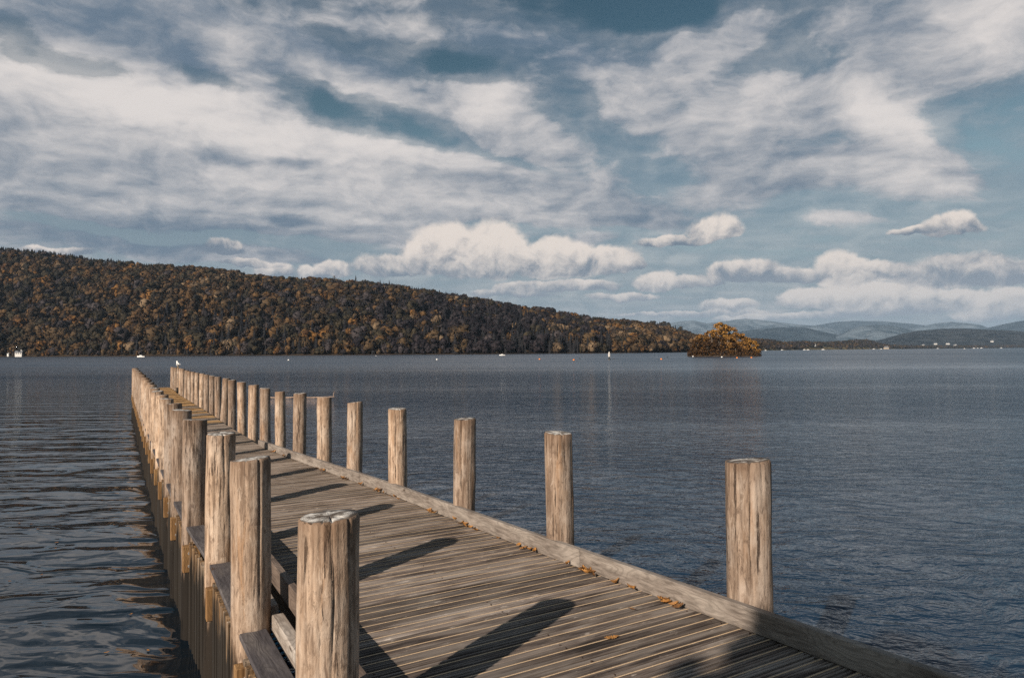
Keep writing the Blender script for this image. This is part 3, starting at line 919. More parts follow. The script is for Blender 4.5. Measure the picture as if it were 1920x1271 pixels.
for (x, y) in grid:
    px = 960 + x/y*F
    if px < -330 or px > 1428: continue
    Ys, Yr = pl(shore_tab, px), pl(ridgeY_tab, px)
    t = (y-Ys)/(Yr-Ys)
    if t < .004 or t > 1.06: continue
    z = hill_h(px, t)
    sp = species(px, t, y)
    if sp == 6: h_ = R.uniform(13, 21) if px > 420 else R.uniform(14, 19); w_ = h_*1.05
    else: h_ = R.choice((R.uniform(8, 12), R.uniform(11, 17), R.uniform(15, 20)))*(1.0 if t > .05 else .8); w_ = h_*R.uniform(.7, 1.15)
    trees.append((px, y, x, y, z-.6, 1 if sp == 6 else 0, h_, w_, sp))
px = -330.0
while px < 1428:            # the fringe right at the water
    Ys = pl(shore_tab, px); y = Ys + R.uniform(1.5, 7)
    sp = species(px, .15, y)
    h_ = R.uniform(6, 12.5); w_ = h_*R.uniform(.7, 1.1)
    if sp == 6: h_ *= 1.5
    trees.append((px, y, X_at(px, y), y, -.5, 1 if sp == 6 else 0, h_, w_, sp))
    px += R.uniform(4, 11)*700/Ys
# the shoreline trees that show largest become things of their own
trees.sort(key=lambda q: q[1]/q[6])
in_view = [q for q in trees if -10 < q[0] < 1425]
singles = [q for q in in_view if (q[1]-pl(shore_tab, q[0]))/(pl(ridgeY_tab, q[0])-pl(shore_tab, q[0])) < .10][:300]
sid = set(id(q) for q in singles)
rest = [q for q in trees if id(q) not in sid]
sp_lab = ['rust brown rounded tree on the wooded shore by the water', 'bright orange rounded tree on the wooded shore by the water', 'dull brown rounded tree on the wooded shore by the water',
          'dark olive rounded tree on the wooded shore by the water', 'grey nearly bare tree on the wooded shore by the water', 'pale gold tree on the wooded shore by the water', 'dark conifer on the wooded shore by the water', 'bare rounded tree painted dark for cloud shade on the wooded shore by the water']
sp_grp = ['rust brown shoreline trees', 'orange shoreline trees', 'dull brown shoreline trees', 'olive shoreline trees', 'grey bare shoreline trees', 'pale gold shoreline trees', 'dark shoreline conifers', 'shoreline trees painted in cloud shade']
pm = {}
for q in singles:
    sp = q[8]; var = R.randint(0, 4)
    if (sp, var) not in pm:
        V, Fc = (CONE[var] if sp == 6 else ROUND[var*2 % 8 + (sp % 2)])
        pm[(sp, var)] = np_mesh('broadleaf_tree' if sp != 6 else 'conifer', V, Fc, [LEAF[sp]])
    o = link('conifer' if sp == 6 else 'broadleaf_tree', pm[(sp, var)])
    o.location = (q[2], q[3], q[4]); o.scale = (q[7], q[7], q[6]); o.rotation_euler = (0, 0, R.uniform(0, 6.28))
    zn = 0 if q[0] < 250 else (1 if q[0] < 500 else (2 if q[0] < 760 else (3 if q[0] < 1060 else 4)))
    where_ = ('near the white houses', 'behind the white motorboat', 'left of the hill\'s dark fold', 'under the hill\'s dark fold', 'between dark fold and island')[zn]
    tag(o, sp_lab[sp].replace('by the water', where_), 'tree', sp_grp[sp] + ' ' + where_)
def merge(name, lst, label, thin=False):
    VV = []; FF = []; MI = []; off = 0
    for q in lst:
        V, Fc = CONE[R.randint(0, 4)] if q[5] else ROUND[R.randint(0, 8)]
        if thin and not q[5]: Fc = Fc[::2] if False else Fc
        a = R.uniform(0, 6.28); ca, sa = cos(a), sin(a)
        x = (V[:, 0]*ca - V[:, 1]*sa)*q[7] + q[2]; y = (V[:, 0]*sa + V[:, 1]*ca)*q[7] + q[3]; z = V[:, 2]*q[6] + q[4]
        VV.append(np.stack((x, y, z), 1)); FF.append(Fc+off); off += len(V); MI.append(np.full(len(Fc), q[8]))
    o = link(name, np_mesh(name, np.concatenate(VV), np.concatenate(FF), LEAF, np.concatenate(MI)))
    tag(o, label, 'woodland', kind='stuff')
    return o
# skyline conifers standing clear of the wood
clear = [(667, 516, 9), (671, 526, 8), (679, 528, 8), (686, 527, 9), (695, 529, 8), (700, 528, 7), (713, 524, 11), (720, 528, 9), (730, 525, 13), (737, 532, 8), (757, 538, 9), (765, 541, 6), (773, 536, 9), (777, 540, 7), (785, 538, 10), (792, 538, 11), (798, 542, 8),
         (865, 556, 7), (876, 560, 5), (914, 563, 6), (927, 566, 6), (950, 571, 6), (961, 571, 9), (970, 574, 8), (1008, 580, 7), (1013, 579, 8), (1018, 581, 8), (1024, 581, 8)]
clear_t = []
for (px, py, hh) in clear:
    Yr = pl(ridgeY_tab, px)
    zt = CAM_Z + (y0(px)-py)*Yr/F
    h_ = 22.0
    clear_t.append((px, Yr, X_at(px, Yr), Yr, zt-h_+2, 1, h_, h_*.85, 6))
tm = {}
for q in clear_t:
    v_ = R.randint(0, 4)
    if v_ not in tm: tm[v_] = np_mesh('skyline_conifer', *CONE[v_], [LEAF[6]])
    o = link('conifer', tm[v_]); o.location = (q[2], q[3], q[4]); o.scale = (q[7], q[7], q[6]); o.rotation_euler = (0, 0, R.uniform(0, 6.28))
    tag(o, 'dark conifer standing out above the skyline of the wooded hill', 'tree', 'conifers on the skyline')
# far ridge wood and far low shore
for i in range(520):
    px = R.uniform(1000, 1340); t = R.uniform(.3, 1.05); Y = 1350 + 450*t
    H = max(1, CAM_Z + (y0(px)-pl(r2, px))*1800/F - 11)
    rest.append((px, Y, X_at(px, Y), Y, H*(min(t, 1)**.8)-1, 1 if R.rand() < .6 else 0, 13, 12, 6 if R.rand() < .6 else 3))
rest = [q if (q[5] == 1) == (q[8] == 6) else (*q[:5], 1 if q[8] == 6 else 0, *q[6:]) for q in rest]
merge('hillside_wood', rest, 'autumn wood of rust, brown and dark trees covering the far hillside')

# far low wooded shore on the right
fs_top = [(1405, 634), (1440, 636), (1470, 641), (1500, 640), (1540, 641), (1580, 640), (1600, 638), (1625, 637), (1645, 643), (1670, 648), (1720, 650), (1800, 650), (1925, 649)]
vs = []; fs = []
cs = list(range(1395, 2300, 15))
for px in cs:
    Ys = pl([(1395, 1300), (1500, 1800), (1650, 2600), (1925, 4200), (2300, 4200)], px)
    for q, (dy_, kz) in enumerate(((-8, -1.0), (0, .3), (110, .8), (260, 1.0), (700, 1.0), (1500, .2))):
        Yq = Ys + dy_
        top = CAM_Z + (y0(px)-pl(fs_top, min(px, 1925)))*(Ys+260)/F - 10
        vs.append((X_at(px, Yq), Yq, kz if kz <= .3 and q < 2 else max(.6, top*kz)))
for i in range(len(cs)-1):
    for j in range(5):
        a = i*6+j; fs.append((a, a+6, a+7, a+1))
M_GRASS = mat_ground('far_meadow', (.06, .05, .03), (.15, .12, .06), .02)
tag(mesh_obj('far_shore', vs, fs, M_GRASS, smooth=True), 'low wooded far shore below the mountains', kind='structure')
far = []
for i in range(1500):
    px = R.uniform(1398, 1960)
    Ys = pl([(1395, 1300), (1500, 1800), (1650, 2600), (1925, 4200), (2300, 4200)], px)
    dY = R.uniform(4, 260)
    if 1505 < px < 1570 and dY < 40: continue
    top = CAM_Z + (y0(px)-pl(fs_top, min(px, 1925)))*(Ys+260)/F - 10
    kz = pl([(0, .3), (110, .8*max(top, .6)), (260, max(top, .6))], dY)
    u = R.rand()
    sp = 6 if u < .12 else (0 if u < .25 and px < 1520 else (2 if u < .5 else (3 if u < .75 else 4)))
    h_ = R.uniform(8, 13)*(1 + (Ys-1300)/4200); w_ = h_*R.uniform(.9, 1.3)
    if sp == 6: w_ = h_*.8; h_ *= 1.3
    far.append((px, Ys, X_at(px, Ys+dY), Ys+dY, kz-.5, 1 if sp == 6 else 0, h_, w_, sp))
merge('far_shore_wood', far, 'dark wood along the distant low shore')

# ============================================================ mountains
def mat_fell(name, a, b, c3, scale):
    m_, gg, p = material(name)
    c = gg.node('ShaderNodeTexCoord').outputs['Object']
    n = gg.noise(gg.map(c, scale=(1, 1, 2.0)), scale, 8, .65, .3)
    n2 = gg.noise(gg.map(c, loc=(900, 50, 0), scale=(1, 1, 2.5)), scale*3.3, 6, .7)
    col = gg.mix(gg.rng(n, .38, .62), a, b)
    col = gg.mix(gg.rng(n2, .60, .70, 0, .8), col, c3)
    setp(gg, p, color=col, rough=1.0, spec=0.0, normal=bump(gg, gg.add(n, gg.mul(n2, .6)), 60, .9))
    return m_
M_FELL = mat_fell('hazed_grassy_fell', (.045, .075, .105), (.165, .21, .255), (.30, .32, .34), .0040)  # blue, pale distance haze is painted into these fell colours
M_FELLD = mat_fell('hazed_heather_fell', (.020, .040, .062), (.060, .088, .115), (.17, .18, .18), .0055)
M_FELLW = mat_fell('hazed_wooded_fell', (.008, .014, .022), (.055, .062, .070), (.27, .27, .265), .011)
def mountain(name, pts, Yf, Yr, mat, label, foot=650, seed=0, rough=.16):
    px0, px1 = pts[0][0], pts[-1][0]
    cols = np.arange(px0, px1+1, 5.0)
    tt = np.concatenate((np.linspace(0, 1, 26), [1.15, 1.4, 1.8]))
    vs = []; fs = []
    for px in cols:
        H = CAM_Z + (y0(px) - pl(pts, px))*Yr/F
        edge = 1.0
        for t in tt:
            Y = Yf + (Yr-Yf)*t
            x = X_at(px, Y)
            nn = sum(mnoise.noise(Vector((x*.0019*2**o+seed, Y*.0012*2**o, seed*3.1)))/1.8**o for o in range(6))
            sh = t**1.25 if t <= 1 else max(0, 1-(t-1)*.9)
            env = sin(pi*min(t, 1))
            vs.append((x, Y, -3 + (H+3)*max(0.0, sh + rough*1.9*nn*env) + (H*.016*nn if t > .9 else 0)))
    n = len(tt)
    for i in range(len(cols)-1):
        for j in range(n-1):
            a = i*n+j; fs.append((a, a+n, a+n+1, a+1))
    o = mesh_obj(name, vs, fs, mat, smooth=True)
    tag(o, label, kind='structure')
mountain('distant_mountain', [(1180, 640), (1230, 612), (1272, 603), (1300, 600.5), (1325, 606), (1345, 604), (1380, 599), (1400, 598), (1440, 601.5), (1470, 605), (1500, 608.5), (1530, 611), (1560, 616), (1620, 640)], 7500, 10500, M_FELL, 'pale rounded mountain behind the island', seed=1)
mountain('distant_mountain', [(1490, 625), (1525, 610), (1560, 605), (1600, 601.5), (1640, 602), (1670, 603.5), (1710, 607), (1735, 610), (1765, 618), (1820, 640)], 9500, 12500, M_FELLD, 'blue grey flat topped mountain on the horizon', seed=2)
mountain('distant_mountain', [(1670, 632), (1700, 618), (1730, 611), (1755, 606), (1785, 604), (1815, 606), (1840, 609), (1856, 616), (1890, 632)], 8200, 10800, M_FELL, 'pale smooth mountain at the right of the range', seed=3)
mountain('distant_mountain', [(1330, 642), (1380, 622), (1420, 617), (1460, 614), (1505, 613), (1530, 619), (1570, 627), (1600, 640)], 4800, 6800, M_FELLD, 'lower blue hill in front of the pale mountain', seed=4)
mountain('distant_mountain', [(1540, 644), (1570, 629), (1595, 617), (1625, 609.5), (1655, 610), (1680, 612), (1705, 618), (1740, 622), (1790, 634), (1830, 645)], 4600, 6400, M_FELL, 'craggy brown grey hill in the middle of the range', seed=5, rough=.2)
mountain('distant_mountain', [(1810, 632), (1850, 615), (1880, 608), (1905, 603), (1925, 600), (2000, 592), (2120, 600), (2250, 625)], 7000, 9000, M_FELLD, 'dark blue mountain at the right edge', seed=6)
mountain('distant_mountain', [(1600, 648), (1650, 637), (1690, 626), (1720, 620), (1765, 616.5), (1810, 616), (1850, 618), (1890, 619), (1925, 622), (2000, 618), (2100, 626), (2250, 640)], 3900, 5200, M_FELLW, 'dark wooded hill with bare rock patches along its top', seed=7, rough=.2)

# ============================================================ island with autumn trees
IY = 275.0
isl_v = []; isl_f = []
ix0, ix1 = X_at(1291, IY), X_at(1424, IY)
icx, irx, iry = (ix0+ix1)/2, (ix1-ix0)/2, 9.0
n = 40
for q, (s_, z) in enumerate(((1.02, -.6), (1.0, .12), (.92, .45), (.7, .8), (.35, 1.0))):
    for i in range(n):
        a = 2*pi*i/n
        k_ = s_*(1+.05*mnoise.noise(Vector((cos(a)*2, sin(a)*2, q*.3))))
        isl_v.append((icx+cos(a)*irx*k_, IY+sin(a)*iry*k_, z + .12*mnoise.noise(Vector((cos(a)*4, sin(a)*4, q)))))
for q in range(4):
    for i in range(n):
        j = (i+1) % n; isl_f.append((q*n+i, q*n+j, (q+1)*n+j, (q+1)*n+i))
isl_f.append(tuple(4*n+i for i in range(n)))
M_ISL = mat_ground('island_rock', (.03, .024, .020), (.09, .07, .055), .8)
tag(mesh_obj('island', isl_v, isl_f, M_ISL), 'small low island in the lake', kind='structure')
M_GOLD = mat_leaf('golden_oak_leaves', (.07, .037, .013), (.44, .23, .055))
M_AMBER = mat_leaf('amber_leaves', (.045, .025, .011), (.31, .160, .045))
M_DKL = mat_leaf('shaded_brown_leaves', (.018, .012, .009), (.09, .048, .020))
def branch_tube(V, Fc, pts, r0, r1, n=5):
    base = len(V)
    for k, p_ in enumerate(pts):
        f_ = k/(len(pts)-1); rr = r0+(r1-r0)*f_
        for i in range(n):
            a = 2*pi*i/n; V.append((p_[0]+cos(a)*rr, p_[1]+sin(a)*rr, p_[2]))
    for k in range(len(pts)-1):
        for i in range(n):
            j = (i+1) % n; a0 = base+k*n
            Fc.append((a0+i, a0+j, a0+n+j)); Fc.append((a0+i, a0+n+j, a0+n+i))
def big_tree(name, loc, H, Rw, lmat, bmat, label, seed, leaves=2600, group=None, base=.28, leaf=.36, clumps=26, cat='tree', flat=1.0):
    r = np.random.RandomState(seed)
    root = empty(name, loc)
    tag(root, label, cat, group)
    V = []; Fc = []
    lean = r.uniform(-.08, .08, 2)
    tp = [(lean[0]*H*q+.12*r.uniform(-1, 1)*H*.06, lean[1]*H*q, H*q) for q in (0, .15, .3, .45, .62, .78)]
    tp[0] = (0, 0, -.4)
    branch_tube(V, Fc, tp, H*.030, H*.010, 7)
    cl = []
    for k in range(clumps):
        a = r.uniform(0, 6.283); u = (k+.5)/clumps
        zz = base + (1-base)*u*.93
        prof_ = math.sqrt(max(.02, 1-((zz-base-.12)/(1.0-base-.10))**2)) if zz > base+.12 else .85
        rr = Rw*prof_*math.sqrt(r.uniform(.15, 1.0))
        c = np.array((cos(a)*rr+lean[0]*H*zz, sin(a)*rr+lean[1]*H*zz, H*zz))
        cl.append((c, r.uniform(.16, .27)*Rw))
        q0 = tp[min(4, 1+int(zz*4.2*.8))]
        mid = (q0[0]*.5+c[0]*.5, q0[1]*.5+c[1]*.5, q0[2]*.35+c[2]*.65)
        branch_tube(V, Fc, [q0, mid, tuple(c)], H*.009, H*.002, 4)
    t_ = link('trunk', np_mesh('trunk', np.array(V), np.array(Fc), [bmat]), root)
    per = leaves//len(cl)
    LV = []; 
    for (c, s_) in cl:
        d = r.normal(size=(per, 3)); d /= np.linalg.norm(d, axis=1)[:, None]
        rad_ = s_*r.uniform(.35, 1.15, (per, 1))
        cen = c + d*rad_*np.array((1.25, 1.25, .62*flat))
        e1 = r.normal(size=(per, 3)); e1 /= np.linalg.norm(e1, axis=1)[:, None]
        e2 = np.cross(e1, r.normal(size=(per, 3))); e2 /= np.linalg.norm(e2, axis=1)[:, None]
        sz = leaf*r.uniform(.6, 1.3, (per, 1))
        quad = np.stack((cen-e1*sz, cen+e2*sz*.6, cen+e1*sz, cen-e2*sz*.6), 1)
        LV.append(quad.reshape(-1, 3))
    LV = np.concatenate(LV); nq = len(LV)//4
    idx = np.arange(nq)[:, None]*4
    LF = np.concatenate((idx+np.array([[0, 1, 2]]), idx+np.array([[0, 2, 3]])), 0)
    link('crown', np_mesh('crown', LV, LF, [lmat]), root)
    return root
isl = [ # px, dY, height m, radius, material, leaves, base, label
 (1352, 1.5, 13.4, 4.6, M_GOLD, 3000, .50, 'tallest golden oak rising from the middle of the island'),
 (1366, 4.0, 12.0, 4.2, M_AMBER, 2200, .35, 'amber tree just right of the tallest oak on the island'),
 (1336, -2.0, 10.0, 3.8, M_AMBER, 2000, .30, 'amber tree with bare forked trunk left of the tallest island oak'),
 (1318, .5, 8.6, 3.4, M_AMBER, 1800, .28, 'second tree from the left end of the island'),
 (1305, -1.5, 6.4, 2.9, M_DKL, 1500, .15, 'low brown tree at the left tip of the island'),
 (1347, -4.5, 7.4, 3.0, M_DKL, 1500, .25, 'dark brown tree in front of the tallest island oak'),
 (1362, -4.0, 7.8, 3.4, M_AMBER, 1800, .20, 'rounded amber tree at the front of the island centre'),
 (1381, -1.0, 9.2, 3.8, M_AMBER, 2200, .22, 'broad amber tree right of the island centre'),
 (1396, 1.0, 7.8, 3.4, M_GOLD, 2000, .22, 'golden tree on the right half of the island'),
 (1411, -1.0, 5.9, 2.9, M_GOLD, 2000, .22, 'bright orange tree overhanging the water at the right tip of the island'),
 (1392, -4.5, 5.4, 2.8, M_AMBER, 1500, .12, 'low amber tree at the front right shore of the island'),
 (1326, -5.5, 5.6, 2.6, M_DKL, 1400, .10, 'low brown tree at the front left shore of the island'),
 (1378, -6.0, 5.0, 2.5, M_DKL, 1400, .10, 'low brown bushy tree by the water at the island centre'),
]
for k, (px, dY, h_, rw, lm, nl, bs, lab) in enumerate(isl):
    big_tree('island_tree', (X_at(px, IY+dY), IY+dY, .6), h_, rw, lm, M_BARK, lab, 400+k, int(nl*1.5), 'trees on the small island', bs*.7, .27, 30)
# undergrowth skirt: nobody could count it
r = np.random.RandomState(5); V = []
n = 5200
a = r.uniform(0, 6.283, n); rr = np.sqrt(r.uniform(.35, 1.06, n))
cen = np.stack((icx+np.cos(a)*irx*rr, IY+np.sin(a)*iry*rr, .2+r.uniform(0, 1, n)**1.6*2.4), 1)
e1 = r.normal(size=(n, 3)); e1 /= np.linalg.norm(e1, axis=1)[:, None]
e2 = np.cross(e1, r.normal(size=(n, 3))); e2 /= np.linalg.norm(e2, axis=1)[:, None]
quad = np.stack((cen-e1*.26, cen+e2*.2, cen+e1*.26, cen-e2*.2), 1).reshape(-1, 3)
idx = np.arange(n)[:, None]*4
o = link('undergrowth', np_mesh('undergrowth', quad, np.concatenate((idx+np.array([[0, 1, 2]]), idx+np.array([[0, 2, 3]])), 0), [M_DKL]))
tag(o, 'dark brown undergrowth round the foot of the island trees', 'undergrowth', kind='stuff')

# trees on the bank behind the camera; their shade falls on the near deck
big_tree('lakeside_tree', (-2.75, -4.9, .35), 6.3, 1.5, M_AMBER, M_BARKD, 'tree on the bank behind the start of the jetty, its shade on the near planks', 900, 11000, None, .56, .10, 46)

# ============================================================ fallen leaves
def mat_fallen():
    m_, gg, p = material('fallen_leaf')
    c = objco(gg)
    n = gg.noise(c, 60, 3, .6)
    col = gg.mix(n, (.22, .095, .025), (.50, .25, .070))
    col = gg.mix(gg.mul(rand(gg), .85), col, (.07, .035, .018))
    setp(gg, p, color=col, rough=.7, spec=.3)
    return m_
M_LEAF = mat_fallen()
def leaf_mesh(seed, curl):
    r = random.Random(seed)
    n = 13; vs = []; fs = []
    for k in range(n):
        f_ = k/(n-1); x = (f_-.5)
        w = .30*sin(pi*min(1, f_*.93+.05))**.8*(1.0 if k % 2 else .58) + .006
        zc = curl*(x*x)*.9 + r.uniform(-.02, .02)
        up = curl*.55
        for (sy, q) in ((-1, 1), (0, 0), (1, 1)):
            vs.append((x, sy*w*(1-up*.25), zc + q*up*w*1.2 + r.uniform(-.015, .015)))
    for k in range(n-1):
        a = k*3
        fs += [(a, a+1, a+4, a+3), (a+1, a+2, a+5, a+4)]
    b = len(vs)
    vs += [(-.5, -.008, 0.01), (-.5, .008, .01), (-.72, .006, .06), (-.72, -.006, .06)]; fs.append((b, b+1, b+2, b+3))
    me = bpy.data.meshes.new('fallen_leaf'); me.from_pydata(vs, [], fs); me.materials.append(M_LEAF); me.update()
    return me
LM = [leaf_mesh(s_, c_) for s_, c_ in ((1, .15), (2, .9), (3, 1.4), (4, .5), (5, 1.8))]
def leaf_at(x, y, z, size, rz, v_, tiltx=0, tilty=0):
    o = link('fallen_leaf', LM[v_]); o.location = (x, y, z); o.scale = (size, size, size); o.rotation_euler = (tiltx, tilty, rz)
    return o
def deck_pt(px, py, up=.006):
    d = F*(CAM_Z-DECK-up)/(py-y0(px)); return X_at(px, d), d, DECK+up
for (px, py, sz, rz, v_, lab) in [(1142, 1190, .085, .3, 0, 'lone orange oak leaf lying flat on the near planks'), (1180, 1138, .05, 2.4, 3, 'small curled orange leaf on the planks above the lone oak leaf')]:
    x, y, z = deck_pt(px, py)
    tag(leaf_at(x, y, z, sz, rz, v_), lab, 'leaf')
heaps = [(1272, 1128, 5, 'third heap'), (1252, 1122, 3, ''), (1182, 1094, 3, ''), (1112, 1070, 6, ''), (1125, 1075, 3, ''), (988, 1026, 4, ''), (1010, 1032, 2, ''), (898, 990, 2, ''), (882, 983, 3, ''), (862, 978, 2, ''), (803, 958, 5, ''), (745, 932, 3, ''), (716, 921, 3, ''), (704, 918, 3, ''),
         (684, 910, 3, ''), (657, 898, 2, ''), (652, 896, 2, ''), (612, 882, 2, ''), (603, 879, 2, ''), (540, 856, 2, ''), (520, 848, 2, ''), (1060, 1052, 1, ''), (930, 1003, 1, '')]
for (px, py, k, _) in heaps:
    for q in range(k):
        sq, tq = ST(*deck_pt(px, py)[:2])
        sq += rnd.uniform(-.10, .10)
        tq = pl(KR, sq) - rnd.uniform(.018, .05)
        x, y = P(sq, tq)
        o = leaf_at(x, y, DECK+.010+rnd.uniform(0, .012), rnd.uniform(.045, .075), rnd.uniform(0, 6.28), rnd.choice((1, 2, 3, 4)), rnd.uniform(-.5, .5), rnd.uniform(-.4, .4))
        zl = 'between the first two right posts' if py > 1010 else ('between the second and fourth right posts' if py > 915 else 'beyond the fourth right post')
        tag(o, 'curled orange leaf against the right kerb ' + zl, 'leaf', 'leaves along the right kerb ' + zl)
for (px, py) in ((80, 1076), (108, 1016), (106, 1027), (202, 1220), (252, 1218), (279, 1216), (247, 1149), (60, 982), (73, 991), (21, 1088), (38, 980)):
    d = F*CAM_Z/(py-y0(px))
    o = leaf_at(X_at(px, d), d, .012, .055 if py < 1140 else .045, rnd.uniform(0, 6.28), 0)
    tag(o, 'small pale leaf floating on the dark water left of the jetty', 'leaf', 'leaves floating left of the jetty')

# ============================================================ gull, floating branch, boats, buoys, marker, houses, mast
M_WHITE = mat_plain('white_paint', (.80, .79, .77), .35, .05, 5)
M_PALE = mat_plain('faded_white_paint', (.48, .46, .44), .7, .1, 5)
M_FEATH = mat_plain('white_feathers', (.80, .79, .76), .8, .06, 40)
M_WING = mat_plain('grey_feathers', (.30, .31, .33), .8, .15, 40)
M_DARK = mat_plain('dark_window', (.03, .035, .04), .2, .1, 5)
M_ORNG = mat_plain('orange_plastic', (.70, .23, .05), .5, .15, 5)
M_BLACK = mat_plain('black_rubber', (.03, .03, .03), .6, .1, 5)
M_BEAK = mat_plain('yellow_beak', (.60, .35, .05), .5, .1, 50)
def lathe_x(name, prof_, mat, parent, n=14, sy=1.0, sz=1.0, smooth=True):
    vs = []; fs = []
    for (x, rr, zc) in prof_:
        for i in range(n):
            a = 2*pi*i/n; vs.append((x, cos(a)*rr*sy, zc+sin(a)*rr*sz))
    for k in range(len(prof_)-1):
        for i in range(n):
            j = (i+1) % n; fs.append((k*n+i, k*n+j, (k+1)*n+j, (k+1)*n+i))
    fs.append(tuple(range(n))); fs.append(tuple(reversed(range((len(prof_)-1)*n, len(prof_)*n))))
    return mesh_obj(name, vs, fs, mat, parent, smooth=smooth)
pz = right_tops[23]
pw = jetty.matrix_basis @ L(pz[0], pz[1], pz[2])
gull = empty('gull', (pw.x, pw.y, pw.z+.002), radians(128))
tag(gull, 'white gull with grey wings perched on a far post of the right row', 'bird')
lathe_x('body', [(-.20, .012, .135), (-.13, .035, .145), (-.05, .060, .150), (.04, .068, .158), (.10, .056, .175), (.135, .040, .205), (.150, .033, .240), (.165, .036, .262), (.190, .034, .270), (.212, .018, .268), (.222, .004, .264)], M_FEATH, gull)
for sgn in (-1, 1):
    lathe_x('wing', [(-.27, .003, .150), (-.20, .012, .152), (-.10, .030, .158), (0, .036, .165), (.07, .022, .172), (.09, .004, .175)], M_WING, gull, 10, .55, 1.0).location = (0, sgn*.048, 0)
    bm = bmesh.new(); bm_box(bm, .01, sgn*.025, .048, .008, .008, .096); bm_box(bm, .025, sgn*.025, .004, .05, .03, .006); bm_obj('leg', bm, M_BEAK, gull)
    bm = bmesh.new(); bmesh.ops.create_icosphere(bm, subdivisions=1, radius=.005); bm_obj('eye', bm, M_BLACK, gull, loc=(.195, sgn*.030, .275))
lathe_x('beak', [(.215, .010, .262), (.245, .007, .258), (.262, .002, .252)], M_BEAK, gull, 8)

# floating branch between the posts
M_DRIFT = mat_plain('pale_driftwood', (.26, .19, .15), .8, .45, 6)
d = F*CAM_Z/(746-y0(550))
xa, xb = X_at(482, d), X_at(627, d)
fb = empty('floating_branch', ((xa+xb)/2, d, .04), -.02)
tag(fb, 'long thin pale branch floating on the water behind the right posts, one twig sticking up', 'branch')
ln = xb-xa
lathe_x('stem', [(-ln/2, .015, -.02), (-ln*.36, .035, .01), (-ln*.2, .04, -.03), (0, .042, .01), (ln*.2, .038, -.02), (ln*.38, .035, .01), (ln*.5, .02, .03)], M_DRIFT, fb, 10)
lathe_x('twig', [(0, .022, 0), (.15, .018, .02), (.30, .014, -.01), (.38, .006, .02)], M_DRIFT, fb, 7).location = (ln*.49, 0, .04)
fb.children[-1].rotation_euler = (0, radians(-82), 0)

def hull(name, Ln, B, Hh, mat, parent):
    n = 12; secs = []
    for k in range(n+1):
        f_ = k/n; x = (f_-.5)*Ln
        w = B/2*(1 - max(0, (f_-.45)/.55)**2.4)*(.86+.14*min(1, f_*5)) + .01
        sheer = Hh*(1 + .35*f_**2)
        secs.append([(x, -w, sheer), (x, -w*.86, .10*Hh), (x, 0, -.35*Hh*(1-f_**4)), (x, w*.86, .10*Hh), (x, w, sheer)])
    vs = [p_ for s_ in secs for p_ in s_]; fs = []
    for k in range(n):
        for i in range(4):
            a = k*5+i; fs.append((a, a+1, a+6, a+5))
        fs.append((k*5, (k+1)*5, (k+1)*5+4, k*5+4))       # deck
    fs.append((0, 1, 2, 3, 4))
    return mesh_obj(name, vs, fs, mat, parent)
def motorboat(px, py, Ln, rz, label, group=None, simple=False, dy=0):
    d = F*CAM_Z/(py-y0(px)) if py-y0(px) > 1.2 else dy
    if dy: d = dy
    b = empty('motorboat', (X_at(px, d), d, .05), rz)
    tag(b, label, 'boat', group)
    hull('hull', Ln, Ln*.34, Ln*.13, M_WHITE, b)
    bm = bmesh.new(); vs_ = bm_box(bm, 0, 0, Ln*.20, Ln*.34, Ln*.22, Ln*.13, bevel=Ln*.02)
    for v in bm.verts:
        if v.co.z > Ln*.22: v.co.x *= .72; v.co.y *= .85
    bm_obj('cabin', bm, M_WHITE, b, loc=(Ln*.02, 0, 0))
    if not simple:
        bm = bmesh.new(); bm_box(bm, Ln*.155, 0, Ln*.205, Ln*.02, Ln*.17, Ln*.055, Matrix.Rotation(radians(-28), 3, 'Y')); bm_box(bm, 0, Ln*.106, Ln*.20, Ln*.20, .03, Ln*.05); bm_box(bm, 0, -Ln*.106, Ln*.20, Ln*.20, .03, Ln*.05)
        bm_obj('window', bm, M_DARK, b, loc=(Ln*.02, 0, 0))
        bm = bmesh.new(); bm_box(bm, -Ln*.52, 0, Ln*.08, Ln*.05, Ln*.06, Ln*.16, bevel=.02); bm_obj('outboard_motor', bm, M_BLACK, b)
    return b
motorboat(264.5, 669.6, 5.6, radians(178), 'white cabin motorboat moored close under the left hillside', dy=470)
motorboat(941.5, 665.6, 3.4, radians(185), 'small white motorboat low in the water below the dark fold of the hill', dy=400)
far_b = [(1435, 1290, 5), (1466, 1600, 6), (1508, 1810, 8), (1515, 1830, 7), (1543, 1950, 8), (1638, 2450, 9), (1652, 2500, 9), (1758, 3200, 10), (1808, 2000, 6), (1826, 3600, 12), (1833, 3600, 10), (1840, 3600, 12), (1877, 3900, 12), (1902, 4100, 14), (1907, 4100, 12), (1914, 4100, 16)]
wh = ['beside the right tip of the island', 'off the brown wood right of the island', 'off the pale meadow, left of a pair', 'off the pale meadow, right of a pair', 'off the meadow right of the pair', 'just left of the pale boathouse', 'at the left wall of the pale boathouse',
      'below the wooded fell', 'alone out on the open water near the right edge', 'first of three in a row along the far right shore', 'middle of three in a row along the far right shore', 'last of three in a row along the far right shore', 'alone between the two rows on the far right shore',
      'first of the three nearest the right edge', 'middle of the three nearest the right edge', 'last of the three nearest the right edge']
for (px, dd, ln_), w_ in zip(far_b, wh):
    motorboat(px, 655, ln_, radians(rnd.choice((0, 180))+rnd.uniform(-20, 20)), 'tiny white boat moored ' + w_, 'boats moored along the far shore', True, dy=dd)
